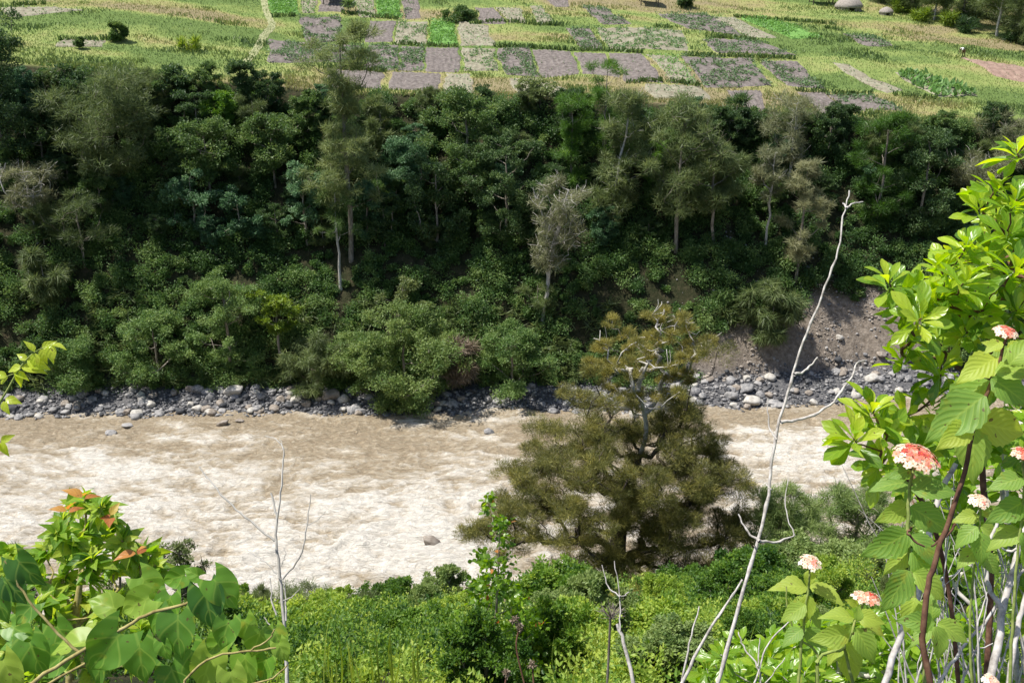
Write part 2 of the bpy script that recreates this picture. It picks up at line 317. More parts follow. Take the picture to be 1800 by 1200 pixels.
# ------------------------------------------------------------------ river
def river():
    xs = np.concatenate([np.linspace(-300, -62, 50, endpoint=False), np.arange(-62, 62, .16), np.linspace(62, 300, 50)]); ys = np.arange(42, 84, .14)
    X, Y = np.meshgrid(xs, ys, indexing='ij')
    wx = X+3*(fbm(X*.13, Y*.2, 3, 1)-.5); wy = Y+2.6*(fbm(X*.15+4, Y*.22, 3, 2)-.5)
    calm = sm(10, 2, yw(X)-Y)                                        # smoother under the far bank
    near = sm(8, 24, yw(X)-Y)
    big = fbm(wx*.16, wy*.42, 3, 6); md = fbm(wx*.7, wy*1.5, 4, 7); rid = 1-np.abs(2*fbm(wx*.45, wy*1.0, 4, 8)-1)
    fine = 1-np.abs(2*fbm(wx*1.6, wy*3.2, 3, 12)-1)
    amp = .35+.65*near
    Z = ((big-.5)*1.0+(rid-.8)*.95+(md-.5)*.8)*amp+(fine-.8)*.34
    zones = np.zeros_like(X)
    for px, py, rx, ry, a in ((740, 960, 150, 95, .30), (640, 900, 260, 70, .14), (90, 900, 200, 80, .22), (280, 850, 200, 60, .10), (1400, 800, 130, 60, .28), (720, 745, 110, 22, .16), (500, 1020, 170, 60, .24),
                              (860, 770, 60, 16, .14), (150, 810, 160, 26, .22), (380, 765, 140, 16, .14), (500, 775, 110, 12, .10), (1300, 760, 150, 24, .14), (260, 920, 60, 16, .2), (1000, 740, 200, 14, .1),
                              (600, 765, 110, 34, -.26), (950, 760, 90, 20, -.1), (60, 750, 90, 14, -.2), (1300, 735, 80, 12, -.2), (690, 1040, 60, 16, -.22), (630, 1020, 45, 14, -.3), (1420, 730, 100, 8, -.1)):
        c = P(px, py, 1); r = ray(px, py); t = CAMZ/-r[2]; cx, cy = r[0]*t, r[1]*t; r2 = ray(px+rx, py); sx_ = abs(r2[0]*t-cx); r3 = ray(px, py+ry); sy = abs(r3[1]*CAMZ/-r3[2]-cy)
        zones += a*np.exp(-((X-cx)/sx_)**2-((Y-cy)/sy)**2)
    f = .5*fbm(wx*.35, wy*.8, 5, 14)+.3*(rid-.5)+.32*fine+zones+.10*near-.10*calm+.5*(md-.5)
    foam = sm(.42, 1.05, f)
    g = Geo(); n, m = X.shape; i = np.arange(n-1)[:, None]*m; j = np.arange(m-1)[None]
    g.add(np.stack([X, Y, Z*.8+.05], -1).reshape(-1, 3), np.stack([i+j, i+m+j, i+m+j+1, i+j+1], -1).reshape(-1, 4), foam.ravel())
    m_, nt, b = mat('muddy_water'); L = nt.links.new; N = nt.nodes.new
    at = N('ShaderNodeAttribute'); at.attribute_name = 'tint'; tc = N('ShaderNodeTexCoord'); mp = N('ShaderNodeMapping'); mp.inputs['Scale'].default_value = (.5, 1.25, 1); L(tc.outputs['Object'], mp.inputs[0])
    ns = N('ShaderNodeTexNoise'); ns.inputs['Scale'].default_value = 2.6; ns.inputs['Detail'].default_value = 10; ns.inputs['Roughness'].default_value = .72; ns.inputs['Distortion'].default_value = 1.5; L(mp.outputs[0], ns.inputs[0])
    md_ = N('ShaderNodeMath'); md_.operation = 'MULTIPLY_ADD'; L(ns.outputs[0], md_.inputs[0]); md_.inputs[1].default_value = 1.7
    sb = N('ShaderNodeMath'); sb.operation = 'SUBTRACT'; L(at.outputs['Fac'], sb.inputs[0]); sb.inputs[1].default_value = .74; L(sb.outputs[0], md_.inputs[2])
    r = ramp(nt, [(.35, .28, .19), (.44, .365, .26), (.53, .46, .355), (.655, .595, .50), (.79, .75, .67)], [.0, .2, .42, .68, 1]); L(md_.outputs[0], r.inputs[0]); L(r.outputs[0], b.inputs['Base Color'])
    b.inputs['Roughness'].default_value = .2; b.inputs['IOR'].default_value = 1.33
    bp = N('ShaderNodeBump'); bp.inputs[0].default_value = 1; bp.inputs[1].default_value = .4; L(ns.outputs[0], bp.inputs['Height']); L(bp.outputs[0], b.inputs['Normal'])
    tag(g.build('river', m_, smooth=True), kind='structure')
river()
# ------------------------------------------------------------------ garden plots on the far terrace
PLOTS = [  # four photo corners of a bed, kind
 ((648,36),(696,36),(690,76),(640,76),'soil'), ((698,36),(752,36),(748,78),(693,78),'weed'), ((757,37),(797,37),(804,80),(752,80),'green'),
 ((803,38),(858,46),(869,82),(808,82),'pale'), ((997,48),(1035,50),(1062,88),(1022,88),'crop'), ((1045,48),(1200,52),(1215,92),(1070,88),'weed'),
 ((648,80),(700,80),(698,125),(640,125),'crop'), ((705,82),(748,82),(745,126),(700,126),'crop'), ((750,84),(806,84),(810,128),(748,128),'soil'),
 ((810,84),(868,84),(876,126),(815,126),'weed'), ((870,84),(932,84),(952,138),(888,132),'crop'), ((935,87),(1004,90),(1020,132),(955,138),'soil'),
 ((1008,91),(1064,93),(1092,138),(1024,132),'soil'), ((1067,92),(1130,95),(1165,148),(1100,145),'soil'), ((1138,97),(1190,99),(1225,148),(1178,147),'palegreen'),
 ((688,127),(778,130),(775,163),(680,158),'soil'), ((785,130),(830,130),(832,165),(780,165),'pale'), ((890,138),(950,140),(1020,170),(910,168),'pale'),
 ((1130,150),(1230,153),(1255,176),(1150,176),'pale'), ((620,0),(658,0),(662,32),(630,32),'palegreen'), ((662,-6),(700,-6),(706,33),(664,33),'green'),
 ((472,-6),(520,-6),(522,26),(476,26),'green'), ((525,-6),(555,-6),(557,24),(527,24),'palegreen'), ((560,-6),(600,-6),(605,22),(562,22),'soil'),
 ((705,-2),(735,-2),(740,33),(710,33),'crop'), ((835,13),(870,14),(888,44),(845,44),'soil'), ((873,14),(915,15),(925,42),(891,42),'pale'),
 ((955,-5),(998,-5),(1003,13),(975,13),'soil'), ((525,30),(598,28),(600,72),(538,78),'crop'), ((470,66),(640,80),(636,116),(470,110),'crop'),
 ((580,120),(676,128),(672,158),(570,152),'soil'), ((1250,30),(1290,30),(1365,68),(1318,68),'pale'), ((1300,31),(1345,31),(1450,68),(1392,70),'green'),
 ((1150,24),(1243,26),(1312,66),(1210,52),'crop'), ((1235,70),(1335,72),(1405,98),(1255,95),'crop'), ((1195,98),(1325,101),(1355,152),(1238,156),'crop'),
 ((1335,106),(1405,109),(1450,157),(1385,152),'crop'), ((1462,110),(1490,115),(1588,160),(1560,166),'pale'), ((1400,161),(1445,161),(1487,201),(1440,201),'soil'),
 ((1450,166),(1535,169),(1590,197),(1494,197),'crop'), ((1276,160),(1340,161),(1345,196),(1308,192),'soil'), ((1685,102),(1830,122),(1830,152),(1752,136),'red'),
 ((1480,60),(1530,62),(1575,82),(1522,82),'crop'), ((0,14),(95,12),(150,20),(10,32),'pale'), ((1570,128),(1630,132),(1720,170),(1650,172),'lime'),
 ((930,10),(950,11),(975,42),(945,42),'weed'), ((1020,12),(1060,14),(1110,44),(1060,44),'crop'), ((110,68),(190,72),(185,84),(100,82),'pale')]
crops = Geo(); cols = {'soil': 'soil', 'pale': 'soilpale', 'green': 'greenplot', 'palegreen': 'soilpale', 'crop': 'soil', 'weed': 'soilpale', 'red': 'soilred', 'lime': 'soilpale'}
plot_polys = []
def inpoly(x, y, q):
    r = np.zeros(np.shape(x), bool); n = len(q)
    for i in range(n):
        (x1, y1), (x2, y2) = q[i], q[(i+1) % n]
        c = ((y1 > y) != (y2 > y)) & (x < (x2-x1)*(y-y1)/(y2-y1+1e-12)+x1); r ^= c
    return r
for q in PLOTS:
    kd = q[4]; c = [hit(*p) for p in q[:4]]; k = 22
    u, v = np.meshgrid(np.linspace(0, 1, k), np.linspace(0, 1, k), indexing='ij'); u = u[..., None]; v = v[..., None]
    p = (1-u)*(1-v)*c[0]+u*(1-v)*c[1]+u*v*c[2]+(1-u)*v*c[3]
    x = p[..., 0]+(fbm(p[..., 0]*.5, p[..., 1]*.5, 2, 3)-.5)*.9; y = p[..., 1]+(fbm(p[..., 0]*.5, p[..., 1]*.5, 2, 4)-.5)*.9
    edge = np.minimum(np.minimum(u, 1-u), np.minimum(v, 1-v))[..., 0]
    z = H(x, y)+np.where(edge < .01, -.06, .10+.05*np.sin(u[..., 0]*40))
    i = np.arange(k-1)[:, None]*k; j = np.arange(k-1)[None]
    g = Geo(); g.add(np.stack([x, y, z], -1).reshape(-1, 3), np.stack([i+j, i+j+1, i+k+j+1, i+k+j], -1).reshape(-1, 4), .5)
    tag(g.build('garden_bed', M[cols[kd]], smooth=True), kind='structure'); plot_polys.append([(a[0], a[1]) for a in c])
    ar = abs(np.cross(c[1][:2]-c[0][:2], c[3][:2]-c[0][:2]))
    dens, sz, ti = {'soil': (1.2, .22, .4), 'pale': (5, .25, .5), 'green': (34, .32, .93), 'palegreen': (14, .28, .85), 'crop': (26, .30, .38), 'weed': (22, .28, .55), 'red': (1, .2, .4), 'lime': (12, .7, .75)}[kd]
    n = int(ar*dens); uu = rng.random((n, 1)); vv = rng.random((n, 1))
    pp = (1-uu)*(1-vv)*c[0]+uu*(1-vv)*c[1]+uu*vv*c[2]+(1-uu)*vv*c[3]
    keep = fbm(pp[:, 0]*.7, pp[:, 1]*.7, 3, 5) > (.47 if kd in ('crop', 'weed') else .36 if kd != 'soil' else .5); pp = pp[keep]; n = len(pp)
    pp[:, 2] = H(pp[:, 0], pp[:, 1])+.10+rng.random(n)*.12
    d = nrm(rng.normal(size=(n, 3))*[1, 1, .3]+[0, 0, .5 if kd != 'lime' else 1.6])
    scatter(crops, T_DIA, pp, d, nrm(rng.normal(size=(n, 3))*.5+[0, 0, 1]), sz*(.6+.8*rng.random(n)), np.clip(ti+rng.normal(size=n)*.13, 0, 1))
tag(crops.build('crop_plants', M['crop']), 'leafy green crops and weeds growing over the garden beds', 'crops', kind='stuff')
# path
pp = smooth_path([hit(*p)*[1, 1, 1] for p in ((463, -5), (468, 20), (478, 45), (462, 68), (447, 92), (425, 122))], 8)
g = Geo(); V = []
for i, p in enumerate(pp):
    w = .38+.15*rng.random(); V += [(p[0]-w, p[1], H(p[0]-w, p[1])+.03), (p[0]+w, p[1], H(p[0]+w, p[1])+.03)]
g.add(V, [[2*i, 2*i+1, 2*i+3, 2*i+2] for i in range(len(pp)-1)]); tag(g.build('path', M['path'], smooth=True), kind='structure')
# meadow grass and the darker terrace rims
def meadow():
    g = Geo(); n = 190000
    y = 99.5+rng.random(n)**1.25*75; x = (rng.random(n)*2-1)*(.60*y+4)
    ok = y > ye(x)-.4
    for q in plot_polys: 
        ok &= ~inpoly(x, y, q)
    x = x[ok]; y = y[ok]; n = len(x); z = H(x, y); patch = np.clip(.5+(fbm(x*.05, y*.16, 4, 50)-.5)*2.4, 0, 1)
    tall = sm(.45, .8, fbm(x*.2, y*.3, 3, 61)); th = .22+.45*tall*rng.random(n)+.15*(y < ye(x)+2)
    d = nrm(rng.normal(size=(n, 3))*[.35, .35, .1]+[0, 0, 1]); 
    T = (np.array([(0, -.16, 0), (0, .16, 0), (1, .12, .1), (1, -.1, .1)]), np.array([[0, 1, 2, 3]]), np.zeros((4, 3)))
    patch = np.clip(patch+(fbm(x*.16, y*.35, 3, 77)-.5)*1.3, 0, 1); th = th*.8
    scatter(g, T, np.stack([x, y, z-.03], -1), d, rng.normal(size=(n, 3)), th, np.clip(.1+.7*patch+rng.normal(size=n)*.10, 0, 1))
    for a, b_ in (((690,78),(745,81)), ((752,81),(806,83)), ((825,44),(990,46)), ((868,83),(1018,89)), ((1018,89),(1130,94)), ((1150,48),(1180,50)), ((1240,68),(1330,71)), ((1290,30),(1470,45)), ((1400,160),(1535,167)),
                  ((600,24),(700,34)), ((1200,97),(1400,104)), ((1570,168),(1650,176)), ((100,70),(190,70)), ((20,10),(80,8)), ((560,120),(680,127)), ((1100,146),(1230,151)), ((1450,50),(1480,54)), ((480,30),(520,28))):
        p0, p1 = hit(*a), hit(*b_); m = int(np.linalg.norm(p1-p0)*26); t = rng.random((m, 1)); p = p0*(1-t)+p1*t; p[:, 1] += rng.normal(size=m)*.22; p[:, 2] = H(p[:, 0], p[:, 1])
        scatter(g, T, p, nrm(rng.normal(size=(m, 3))*[.4, .4, .1]+[0, -.3, 1]), rng.normal(size=(m, 3)), .3+.3*rng.random(m), np.clip(rng.normal(size=m)*.12+.08, 0, 1))
    tag(g.build('meadow_grass', M['grass']), 'rough yellow green grass between the garden beds', 'grass', kind='stuff')
meadow()
# ------------------------------------------------------------------ undergrowth of the far slope
def slope_pts(n, y0, y1, xr=62):
    x = (rng.random(n)*2-1)*xr; w = yw(x); e = ye(x); t = y0+(y1-y0)*rng.random(n); y = w+3.4+t*(e-.6-w-3.4)
    return x, y
def undergrowth():
    g = Geo(); x, y = slope_pts(2800, 0, 1)
    scar = scarf(x, y)+(fbm(x*.3, y*.4, 3, 44)-.5)*.45
    keep = scar < .42; x = x[keep]; y = y[keep]; n = len(x); z = H(x, y); low = sm(92, 84, y)
    r = .5+1.25*rng.random(n)**1.8
    C = np.stack([x, y-.1*r, z+.25*r], -1); tb = np.clip(.36+.2*low+rng.normal(size=n)*.15, 0, 1)
    for k in range(n):
        foliage(g, C[k:k+1], r[k:k+1]*1.05, int(280+330*r[k]), T_DIA, .20, tb[k], .30, .85, .25, .8, 6, .6, .5)
    tag(g.build('undergrowth', M['under']), 'dense tangle of dark green leafy scrub covering the far river bank', 'scrub', kind='stuff')
    g = Geo(); x, y = slope_pts(420, .0, .25); n = len(x); scar = scarf(x, y); k = scar < .5; x = x[k]; y = y[k]
    for a, b in zip(x, y):
        z = H(a, b)+.5; m = 50; p = np.array([a, b, z])+rng.normal(size=(m, 3))*.25
        scatter(g, T_BLADE, p, nrm(rng.normal(size=(m, 3))*[.5, .3, .3]+[0, -.4, .1]), rdir(m), .9*(.5+rng.random(m)), np.clip(.4+rng.normal(size=m)*.2, 0, 1))
    tag(g.build('bank_grass', M['cas']), 'long drooping grass hanging over the stones at the foot of the far bank', 'grass', kind='stuff')
undergrowth()
# ------------------------------------------------------------------ rocks
def rock_mesh(seed, sub=3, rough=.28):
    import bmesh
    bm = bmesh.new(); bmesh.ops.create_icosphere(bm, subdivisions=sub, radius=1); r = np.random.default_rng(seed)
    v = np.array([q.co[:] for q in bm.verts]); f = np.array([[q.index for q in t.verts] for t in bm.faces]); bm.free()
    for _ in range(9):
        d = nrm(r.normal(size=3)); k = .5+.38*r.random(); h = v@d; v = v-np.maximum(h-k, 0)[:, None]*d*.9
    v = v*(1+rough*.35*(fbm(v[:, 0]*2+seed, v[:, 1]*2+v[:, 2]*1.7, 3, seed)-.5)[:, None]*2)
    return v*np.array([1, .8+.2*r.random(), .6+.25*r.random()]), f
ROCKS = []
def rock_thing(x, y, z, s, name='boulder', material='rock', seed=None, label=None, group=None, rot=None, squash=(1, 1, 1)):
    seed = rng.integers(0, 8) if seed is None else seed
    key = (seed, material)
    if key not in RM:
        v, f = rock_mesh(int(seed)+1); g = Geo(); g.add(v, f, float(np.random.default_rng(seed+50).random())); o = g.build(name, M[material], smooth=True); RM[key] = o.data; bpy.data.objects.remove(o)
    o = bpy.data.objects.new(name, RM[key]); COL.objects.link(o); o.location = (x, y, z); o.scale = (s*squash[0], s*squash[1], s*squash[2])
    o.rotation_euler = (rng.normal()*.2, rng.normal()*.2, rng.random()*6.28 if rot is None else rot); tag(o, label, 'boulder', group); return o
RM = {}
def rock_px(px, py, wpx, label, material='rock', sq=(1, 1, 1), seed=None, water=False):
    p = hit(px, py+wpx*.2); D = (p-[0, 0, CAMZ])@ray(900, 600); s = wpx/FPX*D/2*1.05
    rock_thing(p[0], p[1], (max(p[2], 0)+s*.25) if not water else s*.12, s, material=material, label=label, squash=sq, seed=seed, rot=0)
rock_px(243, 725, 24, 'pale rounded boulder at the water edge left of the biggest slab', 'rockpale')
rock_px(413, 685, 42, 'big pale leaning slab boulder at the head of the stone strip on the left', 'rockpale', (1, .8, .8))
rock_px(393, 742, 28, 'pale brown boulder standing in the shallows just below the leaning slab', 'rockbrown', (1, .8, .7), water=True)
rock_px(421, 737, 16, 'small reddish boulder touching the right of the pale brown one in the shallows', 'rockbrown', (1, .9, .8), water=True)
rock_px(195, 758, 20, 'low dark rock breaking the water in front of the left bank', 'rock', (1, .8, .8), water=True)
rock_px(226, 745, 22, 'flat wet grey rock awash beside the left shore', 'rock', (1, .8, .5), water=True)
rock_px(859, 758, 20, 'dark rock alone in midstream with foam behind it', 'rock', (1, .9, 1), water=True)
rock_px(758, 948, 38, 'brown hump of rock under the white rapids near the closer bank', 'rockbrown', (1, .7, .75), water=True)
rock_px(668, 713, 28, 'pale beige oblong boulder under the rounded bright bush', 'rockpale', (1, .8, .65))
rock_px(585, 692, 36, 'mossy brown boulder tucked under the bank below the yellow green tree', 'rockbrown')
rock_px(1024, 705, 36, 'big dark wedge shaped boulder left of the tall near tree', 'rock', (1, .9, .8))
rock_px(994, 694, 24, 'grey rounded boulder left of the dark wedge boulder', 'rock')
rock_px(1112, 727, 24, 'pale pinkish pointed rock in the water behind the tall near tree', 'rockpale', (.8, .8, 1.2), water=True)
rock_px(1070, 703, 20, 'light grey boulder just left of the trunk of the near tree', 'rockpale', (1, .8, .8))
rock_px(1321, 703, 36, 'large whitish round boulder on the right shore', 'rockpale', (1, .9, .9))
rock_px(1285, 694, 26, 'grey boulder left of the large whitish one on the right shore', 'rock')
rock_px(1310, 680, 30, 'flat grey boulder behind the large whitish one on the right shore', 'rock', (1, 1, .7))
rock_px(1366, 710, 24, 'greenish wet boulder right of the large whitish one', 'rock', (1, .8, .7))
rock_px(1429, 707, 20, 'small pale boulder at the water edge beneath the bare stem tip branch', 'rockpale')
rock_px(1534, 663, 28, 'round grey boulder higher on the right shore next to the glossy shrub', 'rockpale')
rock_px(1475, 592, 18, 'pale oval rock stuck in the bare eroded bank', 'rockpale', (.8, .8, 1))
rock_px(1507, 515, 14, 'small pinkish rock near the top of the bare eroded bank', 'rockbrown')
rock_px(348, 683, 24, 'dark rounded boulder left of the leaning slab', 'rock')
def stones():
    n = 5600; x = (rng.random(n)*2-1)*52; w = yw(x); spread = np.interp(x, [-52, 10, 20, 45], [3.6, 3.6, 5.0, 5.4]); y = w-.5+rng.random(n)**.9*spread
    s = .09+.16*rng.random(n)**1.5+.30*rng.random(n)**9; z = np.maximum(H(x, y), -.02)+s*.2
    keep = fbm(x*.4, y*.6, 3, 33)+.25*(1-(y-w)/5) > .38; x, y, z, s = x[keep], y[keep], z[keep], s[keep]
    idx = np.argsort(-s); big = idx[:275]
    for i in big:
        mk = ['rock', 'rock', 'rock', 'rockbrown', 'rockpale'][int(rng.integers(0, 5))]; cn = {'rock': 'dark grey', 'rockbrown': 'brownish', 'rockpale': 'pale'}[mk]
        rock_thing(x[i], y[i], z[i], s[i]*1.2, label='small '+cn+' boulder in the stone strip of the far shore, '+['left', 'middle', 'right'][min(2, int((x[i]+52)/35))]+' third', group='small boulders in the stone strip of the far shore', material=mk)
    g = Geo(); tp = [rock_mesh(k+20, 1) for k in range(5)]
    for k in range(5):
        sel = idx[275+k::5]; V, F = tp[k]; a = rng.random(len(sel))*6.28
        scatter(g, (V, F, np.zeros_like(V)), np.stack([x[sel], y[sel], z[sel]], -1), np.stack([np.cos(a), np.sin(a), rng.normal(size=len(a))*.3], -1), nrm(rng.normal(size=(len(a), 3))*.3+[0, 0, 1]), s[sel], rng.random(len(a)))
    m = 1500; x = 30+rng.normal(size=m)*7; y = 82+rng.random(m)*9; z = H(x, y); s = .04+.2*rng.random(m)**5; a = rng.random(m)*6.28
    scatter(g, (*tp[0], np.zeros_like(tp[0][0])), np.stack([x, y, z], -1), np.stack([np.cos(a), np.sin(a), 0*a], -1), nrm(rng.normal(size=(m, 3))*.3+[0, 0, 1]), s, .5+.5*rng.random(m))
    g2 = Geo(); m = 5200; x = 28+rng.normal(size=m)*8; y = yw(x)+3.5+rng.random(m)*9; ok = (scarf(x, y) > .35) & (fbm(x*.5, y*.8, 3, 81) > .45); x, y = x[ok], y[ok]; m = len(x); z = H(x, y); sz = .035+.05*rng.random(m)+.22*rng.random(m)**8; a = rng.random(m)*6.28
    scatter(g2, (*tp[1], np.zeros_like(tp[1][0])), np.stack([x, y, z], -1), np.stack([np.cos(a), np.sin(a), 0*a], -1), nrm(rng.normal(size=(m, 3))*.3+[0, 0, 1]), sz, .5)
    tag(g2.build('rubble', M['rockbrown']), 'loose brownish rubble lying on the bare eroded bank on the right', 'rubble', kind='stuff')
    tag(g.build('shingle', M['rock'], smooth=True), 'small dark grey stones and gravel packed between the boulders', 'gravel', kind='stuff')
stones()
# ------------------------------------------------------------------ trees of the far bank
def crown_pts(kind, n, h0, Rr, Ht):
    out = []
    while len(out) < n:
        t = rng.random(); 
        prof = {'round': math.sqrt(max(0, 1-(2*t-1)**2))*.95+.1, 'cone': (1-t)**.7*.95+.12, 'umbrella': .35+.65*t**.8 if t < .8 else 1-.5*(t-.8)/.2, 'column': .55+.3*math.sin(t*9)+.1*(1-t),
                'open': (.45+.55*math.sin(math.pi*min(1, t*1.1)))}[kind]
        a = rng.random()*6.283; r = Rr*prof*(rng.random()**.55)
        out.append((r*math.cos(a), r*math.sin(a)*.85, Ht*(h0+(1-h0)*t*.96)))
    return np.array(out)
def tree(name, label, cat, base, Ht, Rr, kind='round', h0=.3, leaf='cas', bark='bark', n=26, per=260, size=.5, tpl=T_NEED, tint=.5, lean=(0, 0), rb=None, group=None, rc=.3, flat=.65, up=.2, wob=.1, tvar=.3, bare=0, tip=.022, srad=.42, jit=.6):
    base = np.asarray(base, float); t = thing(name, label, cat, base, group)
    k = 9; tt = np.linspace(0, 1, k)[:, None]; tr = np.hstack([lean[0]*tt**1.3, lean[1]*tt**1.3, tt*Ht*(.92 if h0 > .1 else .8)])
    tr[1:] += rng.normal(size=(k-1, 3))*[Ht*.006, Ht*.006, 0]; tr[0, 2] = -.5
    C = crown_pts(kind, n, h0, Rr, Ht); C[:, :2] += np.array(lean)*(C[:, 2:3]/Ht)**1.3
    rb = rb or .011*Ht+.03
    g = Geo(); grow(g, tr, C, rb, tip, wob, 6)
    if bare:
        for c in C[rng.random(len(C)) < bare]:
            for _ in range(5):
                e = c+rdir(1)[0]*Rr*.3*[1, 1, .8]+[0, 0, Rr*.1]; tube(g, smooth_path([c, (c+e)/2+rng.normal(size=3)*.12, e], 2), np.linspace(tip*.9, tip*.4, 5), 4)
    g.build('trunk', M[bark], t, smooth=True)
    g = Geo(); rcs = Rr*rc*(.7+.6*rng.random(len(C)))
    foliage(g, C, rcs, per, tpl, size, tint, tvar, flat, up, .8, 7, jit, srad); g.build('crown', M[leaf], t)
    return t
def far_tree(px, by, ty, hw, label, kind='round', h0=.25, cat='tree', name='tree', dy=0, **k):
    p = hit(px, by); D = p[1]; r = ray(px, ty); top = CAMZ+r[2]*D/r[1]; dist = (p-[0, 0, CAMZ])@ray(900, 600)/1.0
    Ht = top-p[2]; Rr = hw/FPX*dist; 
    return tree(name, label, cat, p, max(Ht, 1.0), Rr, kind, h0, **k)
NE = dict(tpl=T_NEED, size=.62, leaf='cas')
BL = dict(tpl=T_DIA, size=.225, per=400, flat=.75)
F = far_tree
F(617, 458, 28, 74, 'tallest slender tree on the far bank, its thin layered crown standing above the garden beds', 'column', .26, **NE, n=74, per=300, lean=(.3, 0), bark='bark', rc=.27, tint=.72, flat=.5, rb=.22)
F(599, 508, 325, 40, 'slim pale trunked tree just in front of the tallest one', 'column', .5, leaf='mid', tpl=T_NEED, size=.45, n=18, per=260, bark='palebark', rb=.16)
F(22, 330, 22, 82, 'tall dark leafy tree at the left edge of the far bank', 'column', .2, **BL | dict(leaf='dark'), n=46)
F(200, 365, 130, 112, 'broad grey green feathery tree on the left of the far bank', 'umbrella', .3, **NE, n=58, per=330, tint=.42, bark='bark')
F(66, 428, 290, 66, 'grey bare limbed tree with sparse brownish crown at the left edge', 'umbrella', .45, leaf='cas_pale', tpl=T_NEED, size=.5, n=24, per=200, bark='palebark', bare=.7, tint=.4, tip=.04)
F(150, 470, 330, 62, 'low dark green tree right of the grey bare limbed one', 'round', .3, leaf='cas', tpl=T_NEED, size=.5, n=26, tint=.25)
F(434, 240, 102, 20, 'narrow column smothered in creeper at the edge of the grassy terrace', 'column', .1, **BL | dict(leaf='dark'), n=22, rc=.7)
F(398, 262, 162, 42, 'flat topped yellow green shrub right below the terrace rim', 'umbrella', .5, **BL | dict(leaf='bright'), n=16)
F(370, 345, 215, 74, 'wide olive green tree in the middle of the left forest', 'umbrella', .3, **BL | dict(leaf='mid'), n=36, tint=.5)
F(345, 410, 288, 48, 'fresh green broadleaf bush with blue green shoots low in the left forest', 'round', .1, **BL | dict(leaf='blue'), n=24, tint=.6)
F(485, 330, 198, 62, 'mid green spreading tree left of the tallest tree', 'umbrella', .3, **BL | dict(leaf='mid'), n=34, tint=.55)
F(425, 430, 330, 50, 'shadowed bluish shrub under the spreading trees', 'round', .1, **BL | dict(leaf='blue'), n=20, tint=.35)
F(540, 430, 288, 46, 'bluish green bush left of the pale slim trunk', 'round', .15, **BL | dict(leaf='blue'), n=26, tint=.6)
F(648, 430, 318, 42, 'bluish green bush right of the pale slim trunk', 'round', .15, **BL | dict(leaf='blue'), n=22, tint=.55)
F(705, 350, 250, 60, 'leafy blue green tree right of the tallest trunk', 'round', .2, **BL | dict(leaf='blue'), n=32, tint=.55)
F(672, 290, 175, 40, 'olive tree with feathery limbs close behind the tallest trunk', 'open', .25, **NE, n=24)
F(822, 350, 160, 82, 'large rounded grey green thicket tree below the dark soil bed', 'round', .1, **BL | dict(leaf='mid', per=480), n=52, tint=.5)
F(890, 430, 225, 72, 'big bushy tree with fine drooping stems in the middle of the far bank', 'round', .05, leaf='dark', tpl=T_DIA, size=.2, per=520, n=50, tint=.6)
F(770, 440, 270, 60, 'dark bushy tree left of the one with drooping stems', 'round', .1, **BL | dict(leaf='dark'), n=36, tint=.5)
F(1003, 335, 165, 38, 'bright green layered bush in stacked pads beside the dark gap', 'column', .05, leaf='bright', tpl=T_NEED, size=.4, per=420, n=28, tint=.3, rc=.5)
F(1060, 330, 103, 46, 'vivid green fan topped tree rising above the terrace edge', 'column', .3, leaf='bright', tpl=T_NEED, size=.42, per=420, n=26, tint=.45, rc=.4)
F(1075, 412, 160, 66, 'grey trunked feathery tree in front of the vivid green one', 'open', .15, **NE, n=46, bark='palebark', tint=.5, lean=(1.2, 0), bare=.4)
F(1147, 330, 242, 22, 'small bright green bush between two feathery trees', 'round', .1, leaf='bright', tpl=T_NEED, size=.35, per=300, n=12, tint=.5, rc=.5)
F(1188, 442, 172, 84, 'wide olive feathery tree with several pale stems right of centre', 'open', .3, **NE, n=56, tint=.55, bark='bark', bare=.3)
F(1252, 440, 240, 58, 'olive feathery tree leaning behind the wide one', 'open', .4, **NE, n=32, tint=.5, lean=(-.8, 0))
F(1345, 442, 255, 50, 'thin pale trunked tree with light airy crown', 'umbrella', .5, leaf='cas_pale', tpl=T_NEED, size=.55, n=22, per=200, bark='palebark', bare=.5, tint=.35)
F(1385, 330, 168, 62, 'airy grey crowned tree at the terrace rim with two pale stems', 'umbrella', .3, leaf='cas_pale', tpl=T_NEED, size=.55, n=30, per=200, bark='palebark', bare=.4, tint=.35)
F(1398, 492, 278, 44, 'sunlit straw coloured feathery tree left of the bare stem', 'open', .2, leaf='cas_pale', tpl=T_NEED, size=.5, n=34, per=330, tint=.65, bark='bark')
F(952, 572, 312, 62, 'pale half bare tree with twisted silvery limbs standing alone on the dark slope', 'umbrella', .42, leaf='cas_pale', tpl=T_NEED, size=.45, n=56, per=230, bark='palebark', bare=1, tint=.4, lean=(2.2, 0), rb=.17, tip=.035, wob=.2)
F(1540, 390, 188, 62, 'dense deep green tree with a two pointed top at the terrace edge', 'round', .05, leaf='bright', tpl=T_NEED, size=.5, per=420, n=46, tint=.12)
F(1612, 410, 225, 58, 'dark green broad bush right of the two pointed tree', 'round', .05, **BL | dict(leaf='dark'), n=40, tint=.5)
F(1715, 370, 262, 72, 'grey brown sprawling tree with bare lower limbs at the far right', 'umbrella', .4, leaf='cas_pale', tpl=T_NEED, size=.55, n=34, per=260, bark='palebark', bare=.7, tint=.3)
F(1760, 300, 195, 66, 'greyish thin crowned tree on the rim at the right edge', 'umbrella', .3, leaf='cas_pale', tpl=T_NEED, size=.55, n=30, per=240, tint=.3, bare=.3)
F(950, 190, 138, 46, 'thin pale green sapling clump in front of the dark crop bed', 'umbrella', .3, leaf='cas', tpl=T_DIA, size=.26, n=16, per=120, tint=.7)
F(1290, 250, 172, 40, 'palm like dark shrub on the terrace rim', 'round', .2, leaf='dark', tpl=T_BLADE, size=.8, n=16, per=120, tint=.6)
